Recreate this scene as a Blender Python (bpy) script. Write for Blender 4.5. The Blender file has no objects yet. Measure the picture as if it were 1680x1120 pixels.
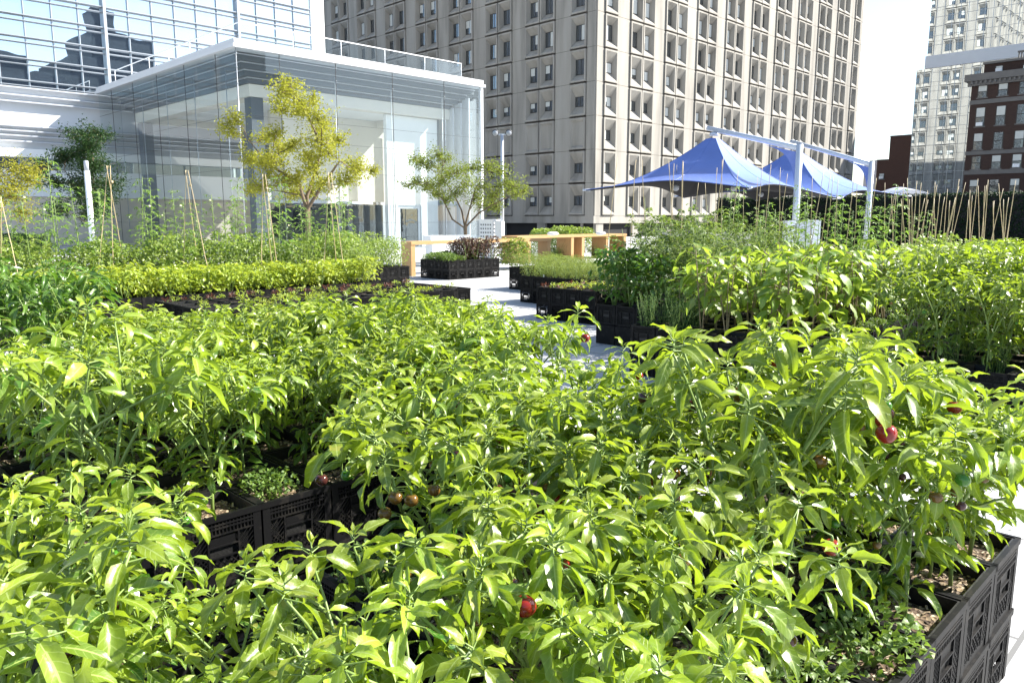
import bpy, math, random
from mathutils import Vector, Matrix
R = random.Random(7)
sc = bpy.context.scene
COL = sc.collection.objects
pi = math.pi
S2 = 2 ** .5
# ------------------------------------------------------------------ camera model (grid axes: X = forward-right, Y = forward-left)
FPX = 1260.; PITCH = math.atan(200 / 1260.); EYE = 1.73
def ray(u, v):
    r = (u - 840) / FPX; d = (v - 560) / FPX
    fw = math.cos(PITCH) - d * math.sin(PITCH); up = -math.sin(PITCH) - d * math.cos(PITCH)
    return fw, r, up
def P(u, v, depth):
    """point seen at photo pixel (u, v) lying `depth` metres ahead"""
    fw, r, up = ray(u, v); k = depth / fw
    return Vector(((depth + r * k) / S2, (depth - r * k) / S2, EYE + up * k))
# ------------------------------------------------------------------ object helpers
def tag(o, label=None, cat=None, group=None, kind=None):
    if label: o['label'] = label
    if cat: o['category'] = cat
    if group: o['group'] = group
    if kind: o['kind'] = kind
    return o
def link(o, parent=None):
    COL.link(o)
    if parent is not None: o.parent = parent
    return o
def empty(name, loc=(0, 0, 0), rz=0):
    o = bpy.data.objects.new(name, None); o.location = loc; o.rotation_euler = (0, 0, rz)
    o.empty_display_size = .2
    return link(o)
def inst(name, mesh, loc=(0, 0, 0), rz=0, parent=None, sc_=1.0, rot=None):
    o = bpy.data.objects.new(name, mesh); o.location = loc
    o.rotation_euler = rot if rot else (0, 0, rz)
    o.scale = (sc_, sc_, sc_) if not hasattr(sc_, '__len__') else sc_
    return link(o, parent)
def copy_tree(o, parent=None):
    c = o.copy(); COL.link(c)
    if parent is not None: c.parent = parent
    for ch in list(o.children):
        copy_tree(ch, c)
    return c
ORD = ['zeroth', 'first', 'second', 'third', 'fourth', 'fifth', 'sixth', 'seventh', 'eighth', 'ninth', 'tenth', 'eleventh', 'twelfth',
       'thirteenth', 'fourteenth', 'fifteenth', 'sixteenth', 'seventeenth', 'eighteenth', 'nineteenth', 'twentieth', 'twenty-first',
       'twenty-second', 'twenty-third', 'twenty-fourth', 'twenty-fifth', 'twenty-sixth', 'twenty-seventh', 'twenty-eighth']
class MB:
    """collects faces and builds ONE mesh"""
    def __init__(s): s.v = []; s.f = []; s.m = []; s.c = []; s.sm = []
    def add(s, vs, fs, mi=0, cols=None, smooth=False):
        b = len(s.v); s.v += [tuple(p) for p in vs]
        s.c += cols if cols else [(0, 0, 0, 1)] * len(vs)
        for f in fs:
            s.f.append([i + b for i in f]); s.m.append(mi); s.sm.append(smooth)
    def box(s, a, b, mi=0):
        x0, y0, z0 = a; x1, y1, z1 = b
        s.add([(x0, y0, z0), (x1, y0, z0), (x1, y1, z0), (x0, y1, z0), (x0, y0, z1), (x1, y0, z1), (x1, y1, z1), (x0, y1, z1)],
              [(3, 2, 1, 0), (4, 5, 6, 7), (0, 1, 5, 4), (1, 2, 6, 5), (2, 3, 7, 6), (3, 0, 4, 7)], mi)
    def obox(s, o, ux, uy, uz, mi=0):
        o, ux, uy, uz = map(Vector, (o, ux, uy, uz))
        vs = [o, o + ux, o + ux + uy, o + uy, o + uz, o + ux + uz, o + ux + uy + uz, o + uy + uz]
        s.add(vs, [(3, 2, 1, 0), (4, 5, 6, 7), (0, 1, 5, 4), (1, 2, 6, 5), (2, 3, 7, 6), (3, 0, 4, 7)], mi)
    def bar(s, a, b, w, mi=0, h=None):
        a, b = Vector(a), Vector(b); d = (b - a)
        if d.length < 1e-6: return
        t = d.normalized(); up = Vector((0, 0, 1)) if abs(t.z) < .95 else Vector((1, 0, 0))
        x = t.cross(up).normalized(); y = x.cross(t); h = h or w
        s.obox(a - x * w / 2 - y * h / 2, x * w, y * h, d, mi)
    def tube(s, pts, rad, n=6, mi=0, cols=None, cap=True):
        pts = [Vector(p) for p in pts]; vs = []; fs = []; m = len(pts); X = None
        for i, p in enumerate(pts):
            t = (pts[min(i + 1, m - 1)] - pts[max(i - 1, 0)]).normalized()
            if X is None:
                X = t.cross(Vector((0, 0, 1)) if abs(t.z) < .9 else Vector((1, 0, 0))).normalized()
            else:
                X = (X - t * X.dot(t)); X = X.normalized() if X.length > 1e-5 else t.orthogonal().normalized()
            Y = t.cross(X); r = rad[i] if hasattr(rad, '__len__') else rad
            vs += [p + X * (r * math.cos(2 * pi * k / n)) + Y * (r * math.sin(2 * pi * k / n)) for k in range(n)]
        for i in range(m - 1):
            for k in range(n):
                fs.append((i * n + k, i * n + (k + 1) % n, (i + 1) * n + (k + 1) % n, (i + 1) * n + k))
        if cap: fs.append(tuple(range(n - 1, -1, -1))); fs.append(tuple((m - 1) * n + k for k in range(n)))
        s.add(vs, fs, mi, None, True)
    def ball(s, c, r, mi=0, n=10, m=7, sq=1.0, lob=0):
        vs = []; fs = []
        for i in range(m + 1):
            a = pi * i / m
            for k in range(n):
                b = 2 * pi * k / n; rr = r * (1 + lob * math.cos(3 * b) * math.sin(a))
                dip = (1 - .22 * math.exp(-(a / .5) ** 2)) if lob else 1
                vs.append((c[0] + rr * math.sin(a) * math.cos(b), c[1] + rr * math.sin(a) * math.sin(b), c[2] + r * sq * math.cos(a) * dip))
        for i in range(m):
            for k in range(n): fs.append((i * n + k, (i + 1) * n + k, (i + 1) * n + (k + 1) % n, i * n + (k + 1) % n))
        s.add(vs, fs, mi, None, True)
    def mesh(s, name, mats, col=False):
        me = bpy.data.meshes.new(name); me.from_pydata(s.v, [], s.f)
        for m in (mats if isinstance(mats, (list, tuple)) else [mats]): me.materials.append(m)
        me.polygons.foreach_set('material_index', s.m); me.polygons.foreach_set('use_smooth', s.sm)
        if col:
            a = me.attributes.new('lc', 'FLOAT_COLOR', 'POINT')
            a.data.foreach_set('color', [x for c in s.c for x in c])
        me.update(); return me
    def build(s, name, mats, parent=None, loc=(0, 0, 0), rz=0, col=False):
        return inst(name, s.mesh(name, mats, col), loc, rz, parent)
# ------------------------------------------------------------------ materials
class NT:
    def __init__(s, name):
        s.mat = bpy.data.materials.new(name); s.mat.use_nodes = True; s.t = s.mat.node_tree; s.t.nodes.clear()
        s.out = s.t.nodes.new('ShaderNodeOutputMaterial')
    def n(s, typ, **kw):
        nd = s.t.nodes.new('ShaderNode' + typ)
        for k, v in kw.items(): setattr(nd, k, v)
        return nd
    def set(s, nd, **kw):
        for k, v in kw.items():
            k = k.replace('_', ' ')
            if hasattr(v, 'is_output') or isinstance(v, bpy.types.NodeSocket): s.t.links.new(v, nd.inputs[k])
            else: nd.inputs[k].default_value = v
        return nd
    def l(s, a, b): s.t.links.new(a, b)
    def math(s, op, a, b=None, clamp=False):
        m = s.n('Math', operation=op, use_clamp=clamp)
        for i, x in enumerate((a, b)):
            if x is None: continue
            if isinstance(x, (int, float)): m.inputs[i].default_value = x
            else: s.l(x, m.inputs[i])
        return m.outputs[0]
    def mix(s, fac, a, b, blend='MIX'):
        m = s.n('Mix', data_type='RGBA', blend_type=blend)
        for i, x in ((0, fac), (6, a), (7, b)):
            if isinstance(x, (int, float)): m.inputs[i].default_value = x
            elif isinstance(x, tuple): m.inputs[i].default_value = (*x[:3], 1)
            else: s.l(x, m.inputs[i])
        return m.outputs[2]
    def noise(s, scale, detail=4, vec=None, rough=.55):
        n = s.n('TexNoise'); n.inputs['Scale'].default_value = scale; n.inputs['Detail'].default_value = detail
        n.inputs['Roughness'].default_value = rough
        if vec is not None: s.l(vec, n.inputs['Vector'])
        return n
    def ramp(s, fac, stops):
        r = s.n('ValToRGB'); e = r.color_ramp.elements
        while len(e) < len(stops): e.new(.5)
        for x, (p, c) in zip(e, stops): x.position = p; x.color = (*c, 1) if len(c) == 3 else c
        s.l(fac, r.inputs[0]); return r.outputs[0]
    def coords(s, kind='Object'): return s.n('TexCoord').outputs[kind]
    def pos(s): return s.n('NewGeometry').outputs['Position']
    def bsdf(s, **kw):
        b = s.n('BsdfPrincipled'); s.set(b, **kw); return b
    def bump(s, h, strength=.3, dist=.02):
        b = s.n('Bump'); b.inputs['Strength'].default_value = strength; b.inputs['Distance'].default_value = dist
        s.l(h, b.inputs['Height']); return b.outputs[0]
    def done(s, sh): s.l(sh.outputs[0] if hasattr(sh, 'outputs') else sh, s.out.inputs['Surface']); return s.mat
def plain(name, col, rough=.6, var=.15, scale=3, bump=0, metal=0, spec=.5, world=False, bscale=40):
    t = NT(name); v = t.pos() if world else t.coords()
    nz = t.noise(scale, 5, v); c = t.mix(nz.outputs[0], tuple(x * (1 - var) for x in col), tuple(min(1, x * (1 + var)) for x in col))
    b = t.bsdf(Base_Color=c, Roughness=rough, Metallic=metal); b.inputs['Specular IOR Level'].default_value = spec
    if bump:
        n2 = t.noise(bscale, 4, v); t.l(t.bump(n2.outputs[0], bump), b.inputs['Normal'])
    return t.done(b)
def leaf_mat(name, ca, cb, vein, trans, tfac=.34, rough=.34, spec=.65, rnd=.35):
    t = NT(name)
    at = t.n('Attribute', attribute_name='lc'); sep = t.n('SeparateColor'); t.l(at.outputs['Color'], sep.inputs[0])
    x, s, ti = sep.outputs[0], sep.outputs[1], sep.outputs[2]
    oi = t.n('ObjectInfo').outputs['Random']
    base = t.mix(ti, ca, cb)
    k = t.math('ADD', t.math('MULTIPLY', oi, rnd), 1 - rnd / 2)
    hsv = t.n('HueSaturation'); t.l(base, hsv.inputs['Color']); t.l(k, hsv.inputs['Value'])
    t.l(t.math('ADD', t.math('MULTIPLY', oi, .02), .49), hsv.inputs['Hue'])
    fr = t.math('FRACT', t.math('SUBTRACT', t.math('MULTIPLY', s, 7.0), t.math('MULTIPLY', x, 1.1)))
    side = t.math('LESS_THAN', fr, .13)
    mid = t.math('LESS_THAN', x, .09)
    vf = t.math('MAXIMUM', t.math('MULTIPLY', side, .35), t.math('MULTIPLY', mid, .8))
    col = t.mix(vf, hsv.outputs[0], vein)
    nz = t.noise(35, 3, t.coords()); col = t.mix(t.math('MULTIPLY', nz.outputs[0], .35), col, ca)
    bl = t.noise(11, 3, t.coords()); spot = t.math('MULTIPLY', t.math('GREATER_THAN', bl.outputs[0], .66), .45); col = t.mix(spot, col, (.34, .30, .06))
    hgt = t.math('ADD', t.math('MULTIPLY', t.math('MAXIMUM', side, mid), -1.0), t.math('MULTIPLY', nz.outputs[0], 1.2))
    nor = t.bump(hgt, .45, .004)
    b = t.bsdf(Base_Color=col, Roughness=rough, Normal=nor); b.inputs['Specular IOR Level'].default_value = spec
    tr = t.n('BsdfTranslucent'); t.l(t.mix(.75, col, trans), tr.inputs['Color']); t.l(nor, tr.inputs['Normal'])
    m = t.n('MixShader'); m.inputs[0].default_value = tfac; t.l(b.outputs[0], m.inputs[1]); t.l(tr.outputs[0], m.inputs[2])
    return t.done(m)
M = {}
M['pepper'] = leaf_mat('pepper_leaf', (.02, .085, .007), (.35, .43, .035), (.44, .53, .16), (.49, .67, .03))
M['pepper_dark'] = leaf_mat('dark_pepper_leaf', (.03, .09, .008), (.10, .19, .015), (.20, .32, .08), (.20, .40, .03), .32)
M['basil'] = leaf_mat('basil_leaf', (.20, .29, .02), (.33, .41, .04), (.44, .5, .10), (.6, .7, .06), .42)
M['bean'] = leaf_mat('bean_leaf', (.14, .22, .025), (.30, .36, .075), (.28, .36, .10), (.36, .50, .07), .38)
M['okra'] = leaf_mat('okra_leaf', (.10, .20, .02), (.21, .31, .045), (.26, .36, .10), (.30, .50, .06), .38)
M['eggplant'] = leaf_mat('eggplant_leaf', (.11, .20, .02), (.21, .31, .035), (.34, .42, .13), (.45, .60, .05), .42, .42)
M['tomato'] = leaf_mat('tomato_leaf', (.07, .13, .025), (.15, .20, .05), (.20, .28, .08), (.28, .38, .06), .36, .6, .3)
M['bush'] = leaf_mat('low_bush_leaf', (.11, .17, .025), (.21, .26, .06), (.30, .36, .10), (.36, .44, .07), .36, .6, .3)
M['herb'] = leaf_mat('herb_leaf', (.05, .12, .012), (.14, .22, .03), (.25, .32, .08), (.26, .40, .04), .35, .5)
M['rosemary'] = leaf_mat('spiky_herb_leaf', (.018, .055, .014), (.05, .11, .028), (.08, .15, .05), (.10, .2, .04), .25, .65, .2)
M['grass'] = leaf_mat('grass_blade', (.05, .11, .02), (.14, .2, .05), (.2, .26, .08), (.22, .34, .05), .35, .5)
M['purple'] = leaf_mat('purple_leaf', (.035, .014, .018), (.11, .06, .035), (.14, .10, .05), (.16, .07, .03), .25, .35)
M['lettuce'] = leaf_mat('red_lettuce_leaf', (.07, .018, .02), (.13, .06, .03), (.18, .12, .06), (.25, .08, .04), .35, .5)
M['tree_gold'] = leaf_mat('golden_tree_leaf', (.22, .22, .018), (.38, .36, .045), (.34, .34, .08), (.46, .50, .04), .4, .5, .3)
M['tree_green'] = leaf_mat('green_tree_leaf', (.10, .155, .02), (.22, .27, .045), (.24, .3, .06), (.36, .45, .05), .36, .5, .3)
M['tree_dark'] = leaf_mat('dark_tree_leaf', (.008, .03, .008), (.025, .065, .014), (.05, .1, .03), (.06, .14, .03), .25, .5, .3)
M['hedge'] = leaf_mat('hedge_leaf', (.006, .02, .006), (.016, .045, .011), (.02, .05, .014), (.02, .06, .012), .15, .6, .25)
M['flower'] = plain('pale_flower', (.75, .72, .45), .6)
M['stem'] = plain('green_stem', (.17, .25, .06), .5, .25, 30)
M['woody'] = plain('woody_stem', (.20, .16, .08), .7, .3, 40)
M['bark'] = plain('tree_bark', (.13, .095, .06), .85, .35, 18, .6)
M['fr_green'] = plain('green_fruit', (.05, .16, .015), .16, .2, 30)
M['fr_red'] = plain('red_fruit', (.20, .014, .010), .15, .25, 40)
M['fr_purple'] = plain('purple_fruit', (.06, .018, .016), .12, .5, 50)
M['fr_brown'] = plain('ripening_fruit', (.13, .07, .015), .14, .4, 40)
M['fr_yellow'] = plain('yellow_fruit', (.34, .44, .05), .2, .2, 30)
M['crate'] = plain('black_crate_plastic', (.0045, .0045, .005), .55, .4, 12, .15, spec=.14)
def crate_mat():
    t = NT('scuffed_crate_plastic'); v = t.pos(); n = t.noise(16, 6, v); n2 = t.noise(90, 3, v)
    f = t.math('MULTIPLY', t.math('GREATER_THAN', n.outputs[0], .56), t.math('MULTIPLY', n2.outputs[0], .5))
    c = t.mix(f, (.0045, .0045, .005), (.035, .031, .026))
    b = t.bsdf(Base_Color=c, Roughness=.55); b.inputs['Specular IOR Level'].default_value = .16; return t.done(b)
M['crate'] = crate_mat()
M['liner'] = plain('pot_liner', (.005, .005, .005), .55, .3, 20, .2)
M['bamboo'] = plain('bamboo_cane', (.50, .39, .22), .55, .3, 25)
M['white_tag'] = plain('white_plastic_tag', (.8, .8, .78), .4, .05)
M['white_metal'] = plain('white_painted_metal', (.74, .76, .78), .35, .05, 2)
M['grey_metal'] = plain('light_grey_metal', (.52, .56, .62), .35, .08, 2, 0, .25)
M['dark_metal'] = plain('dark_metal', (.03, .032, .035), .4, .2)
M['steel'] = plain('steel_mullion', (.42, .45, .48), .35, .1, 2, 0, .5)
M['white_wall'] = plain('white_render', (.80, .81, .80), .6, .05, .6)
M['cream_wall'] = plain('cream_panel', (.72, .68, .60), .6, .05, .4)
M['tan_wall'] = plain('tan_stone', (.62, .55, .46), .75, .12, .7, .2)
M['louvre'] = plain('grey_louvre', (.62, .65, .70), .4, .08, 1, 0, .3)
M['fin'] = plain('grey_metal_fin', (.27, .30, .34), .45, .08, 1, 0, .2)
M['panel_grey'] = plain('pale_grey_panel', (.58, .60, .63), .5, .06, .5)
M['dark_grey'] = plain('dark_grey_cladding', (.12, .135, .15), .45, .15, .5)
M['dark_blue'] = plain('slate_blue_cladding', (.03, .04, .06), .6, .2, .3)
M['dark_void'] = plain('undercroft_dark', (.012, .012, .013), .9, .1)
M['lamp_glass'] = plain('lamp_lens', (.35, .37, .4), .1, .1)
def soil():
    t = NT('soil_with_mulch'); v = t.coords(); vo = t.n('TexVoronoi'); vo.inputs['Scale'].default_value = 75; t.l(v, vo.inputs['Vector'])
    sp = t.n('SeparateColor'); t.l(vo.outputs['Color'], sp.inputs[0])
    c = t.ramp(sp.outputs[0], [(0, (.02, .013, .008)), (.45, (.09, .055, .03)), (.62, (.26, .19, .11)), (.8, (.05, .03, .02)), (1, (.5, .42, .3))])
    b = t.bsdf(Base_Color=c, Roughness=.9); t.l(t.bump(vo.outputs['Distance'], .8, .01), b.inputs['Normal']); return t.done(b)
M['soil'] = soil()
def paver():
    t = NT('pale_concrete_pavers'); v = t.pos()
    br = t.n('TexBrick'); br.offset = .5; br.inputs['Scale'].default_value = 1; t.l(v, br.inputs['Vector'])
    br.inputs['Brick Width'].default_value = 1.2; br.inputs['Row Height'].default_value = .6; br.inputs['Mortar Size'].default_value = .011
    br.inputs['Color1'].default_value = (.46, .47, .48, 1); br.inputs['Color2'].default_value = (.52, .52, .525, 1); br.inputs['Mortar'].default_value = (.16, .16, .16, 1)
    n = t.noise(1.2, 6, v); n2 = t.noise(60, 3, v)
    c = t.mix(t.math('MULTIPLY', n.outputs[0], .6), br.outputs['Color'], (.5, .5, .49), 'MULTIPLY')
    b = t.bsdf(Base_Color=c, Roughness=.75); t.l(t.bump(n2.outputs[0], .12, .003), b.inputs['Normal']); return t.done(b)
M['paver'] = paver()
def concrete():
    t = NT('weathered_concrete'); v = t.pos()
    mp = t.n('Mapping'); mp.inputs['Scale'].default_value = (1, 1, .12); t.l(v, mp.inputs['Vector'])
    n = t.noise(.9, 6, mp.outputs[0]); n2 = t.noise(.15, 3, v); n3 = t.noise(9, 4, v)
    c = t.ramp(n.outputs[0], [(.25, (.15, .141, .125)), (.5, (.285, .268, .236)), (.75, (.335, .322, .292))])
    c = t.mix(t.math('MULTIPLY', n2.outputs[0], .45), c, (.25, .235, .21))
    b = t.bsdf(Base_Color=c, Roughness=.85); t.l(t.bump(n3.outputs[0], .25, .02), b.inputs['Normal']); return t.done(b)
M['concrete'] = concrete()
M['groove'] = plain('panel_joint', (.075, .06, .048), .9, .2)
def brick(name, c1, c2, mort):
    t = NT(name); v = t.pos(); sx = t.n('SeparateXYZ'); t.l(v, sx.inputs[0]); cx = t.n('CombineXYZ')
    t.l(t.math('ADD', sx.outputs[0], sx.outputs[1]), cx.inputs[0]); t.l(sx.outputs[2], cx.inputs[1])
    br = t.n('TexBrick'); br.inputs['Scale'].default_value = 2.2; t.l(cx.outputs[0], br.inputs['Vector'])
    br.inputs['Color1'].default_value = (*c1, 1); br.inputs['Color2'].default_value = (*c2, 1); br.inputs['Mortar'].default_value = (*mort, 1)
    br.inputs['Mortar Size'].default_value = .012
    n = t.noise(.25, 5, v); c = t.mix(t.math('MULTIPLY', n.outputs[0], .6), br.outputs['Color'], tuple(x * .6 for x in c1))
    return t.done(t.bsdf(Base_Color=c, Roughness=.9))
M['brick'] = brick('dark_red_brick', (.042, .022, .017), (.055, .029, .023), (.07, .058, .05))
M['brick_low'] = brick('brown_brick', (.075, .034, .023), (.09, .042, .028), (.09, .07, .06))
M['stone'] = plain('grey_stone_trim', (.13, .125, .12), .8, .2, 1.2)
M['pink_conc'] = plain('pink_grey_concrete', (.42, .38, .37), .8, .15, .8)
def wood(name, c1, c2):
    t = NT(name); v = t.coords(); mp = t.n('Mapping'); mp.inputs['Scale'].default_value = (9, 9, .9); t.l(v, mp.inputs['Vector'])
    n = t.noise(3, 6, mp.outputs[0]); vo = t.n('TexVoronoi'); vo.inputs['Scale'].default_value = 5; t.l(v, vo.inputs['Vector'])
    kn = t.math('LESS_THAN', vo.outputs['Distance'], .09)
    c = t.mix(t.math('MULTIPLY', kn, .7), t.mix(n.outputs[0], c1, c2), (.16, .07, .02))
    b = t.bsdf(Base_Color=c, Roughness=.6); t.l(t.bump(n.outputs[0], .2, .005), b.inputs['Normal']); return t.done(b)
M['cedar'] = wood('cedar_timber', (.38, .20, .08), (.50, .32, .14))
def fabric(name, col, rough):
    t = NT(name); v = t.coords(); n = t.noise(1.3, 4, v); wv = t.noise(260, 2, v)
    c = t.mix(n.outputs[0], tuple(x * .85 for x in col), tuple(x * 1.12 for x in col))
    b = t.bsdf(Base_Color=c, Roughness=rough); b.inputs['Specular IOR Level'].default_value = .6
    t.l(t.bump(t.math('ADD', n.outputs[0], t.math('MULTIPLY', wv.outputs[0], .05)), .25, .05), b.inputs['Normal']); return t.done(b)
M['blue'] = fabric('blue_canopy_fabric', (.12, .185, .47), .34)
M['under'] = fabric('canopy_underside_painted_shade', (.004, .004, .006), .9)  # shade beneath the canopy fabric, painted as a near-black colour
M['pale_fabric'] = fabric('pale_canopy_fabric', (.42, .46, .56), .45)
def thin_glass(name, tint, ref_lo, ref_hi, rough=.0):
    t = NT(name); lw = t.n('LayerWeight'); lw.inputs['Blend'].default_value = .35
    f = t.math('ADD', t.math('MULTIPLY', lw.outputs['Fresnel'], ref_hi), ref_lo, True)
    tr = t.n('BsdfTransparent'); tr.inputs[0].default_value = (*tint, 1); g = t.n('BsdfGlossy'); g.inputs['Roughness'].default_value = rough
    g.inputs['Color'].default_value = (.92, .97, 1, 1)
    m = t.n('MixShader'); t.l(f, m.inputs[0]); t.l(tr.outputs[0], m.inputs[1]); t.l(g.outputs[0], m.inputs[2]); return t.done(m)
M['pav_glass'] = thin_glass('pavilion_glass', (.86, .91, .92), .05, .35)
M['rail_glass'] = thin_glass('rail_glass', (.96, .98, .98), .01, .12)
def mirror_glass(name, base, strength, scale, bumpd, lo=.35):
    t = NT(name); v = t.pos()
    n = t.noise(scale, 2, v); nor = t.bump(n.outputs[0], strength, bumpd)
    lw = t.n('LayerWeight'); lw.inputs['Blend'].default_value = .5
    f = t.math('ADD', t.math('MULTIPLY', lw.outputs['Facing'], .4), lo, True)
    d = t.bsdf(Base_Color=(*base, 1), Roughness=.2); g = t.n('BsdfGlossy'); g.inputs['Roughness'].default_value = .01; g.inputs['Color'].default_value = (.86, .94, 1, 1)
    t.l(nor, g.inputs['Normal'])
    m = t.n('MixShader'); t.l(f, m.inputs[0]); t.l(d.outputs[0], m.inputs[1]); t.l(g.outputs[0], m.inputs[2]); return t.done(m)
M['facade_glass'] = mirror_glass('facade_glass', (.05, .07, .09), .15, .25, .08, .60)
M['tower_glass'] = mirror_glass('curtain_wall_glass', (.16, .18, .18), .08, .25, .06, .66)
M['win_glass'] = mirror_glass('window_glass', (.02, .024, .028), .1, 1.2, .05, .08)
M['win_blind'] = plain('window_blind', (.50, .52, .50), .25, .1)
M['win_frame'] = plain('bronze_window_frame', (.025, .024, .022), .4, .1)
# ------------------------------------------------------------------ leaves
UP = Vector((0, 0, 1))
def rdir(rng, el0, el1, az=None):
    a = rng.uniform(0, 2 * pi) if az is None else az; e = math.radians(rng.uniform(el0, el1))
    return Vector((math.cos(a) * math.cos(e), math.sin(a) * math.cos(e), math.sin(e)))
def leaf(mb, b, d, L, W, droop=.8, fold=.35, n=6, rng=R, roll=.4, wave=.12, shape='lance', tint=None, mi=0):
    b = Vector(b); d = d.normalized(); side = d.cross(UP)
    side = side.normalized() if side.length > .05 else Vector((1, 0, 0))
    side = (Matrix.Rotation(rng.uniform(-roll, roll), 3, d) @ side)
    nrm = side.cross(d).normalized(); t = rng.random() if tint is None else tint
    vs = []; cs = []; fs = []; p = b.copy(); step = L / n; curl = rng.uniform(-.4, 1) * .5
    for i in range(n + 1):
        s = i / n; ang = -droop * s ** 1.3
        rot = Matrix.Rotation(-ang * -1, 3, side); dd = rot @ d; nn = rot @ nrm
        if i: p = p + dd * step
        if shape == 'lance': w = (s + .02) ** .65 * (1 - s) ** 1.0 * 2.05
        elif shape == 'round': w = (s + .02) ** .5 * (1 - s) ** .55 * 1.65
        elif shape == 'lobed': w = (s + .02) ** .45 * (1 - s) ** .8 * 1.75 * (1 + .22 * math.cos(s * 16))
        else: w = (1 - s) ** .7
        w = max(w, .0) * W / 2; fo = fold + curl * s
        j1, j2 = rng.uniform(-1, 1) * wave * W, rng.uniform(-1, 1) * wave * W
        e = side * math.cos(fo) * w; u = nn * math.sin(fo) * w
        if i in (0, n): j1 = j2 = 0
        ef = e * .55; uf = u * .38
        vs += [p - e + u + nn * j1, p - ef + uf, p, p + ef + uf, p + e + u + nn * j2]
        cs += [(1, s, t, 1), (.5, s, t, 1), (0, s, t, 1), (.5, s, t, 1), (1, s, t, 1)]
    for i in range(n):
        for k in range(4): fs.append((i * 5 + k, i * 5 + k + 1, i * 5 + k + 6, i * 5 + k + 5))
    mb.add(vs, fs, mi, cs, True)
def sleaf(mb, b, d, L, W, rng=R, tint=None, mi=0, fold=.4, droop=.5):
    """small leaf of four faces"""
    b = Vector(b); d = d.normalized(); side = d.cross(UP); side = side.normalized() if side.length > .05 else Vector((1, 0, 0))
    side = Matrix.Rotation(rng.uniform(-1, 1), 3, d) @ side; nn = side.cross(d); t = rng.random() if tint is None else tint
    m = b + d * L * .5 + nn * L * .06; e = b + d * L - nn * L * droop * .3; u = nn * W * fold * .5
    vs = [b, m - side * W / 2 + u, m, m + side * W / 2 + u, e]
    mb.add(vs, [(0, 2, 1), (0, 3, 2), (1, 2, 4), (2, 3, 4)], mi, [(0, 0, t, 1), (1, .5, t, 1), (0, .5, t, 1), (1, .5, t, 1), (0, 1, t, 1)], True)
def curve_pts(a, b, sag, n=4):
    a, b = Vector(a), Vector(b)
    return [a.lerp(b, i / n) + Vector((0, 0, sag * math.sin(pi * i / n))) for i in range(n + 1)]
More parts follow.
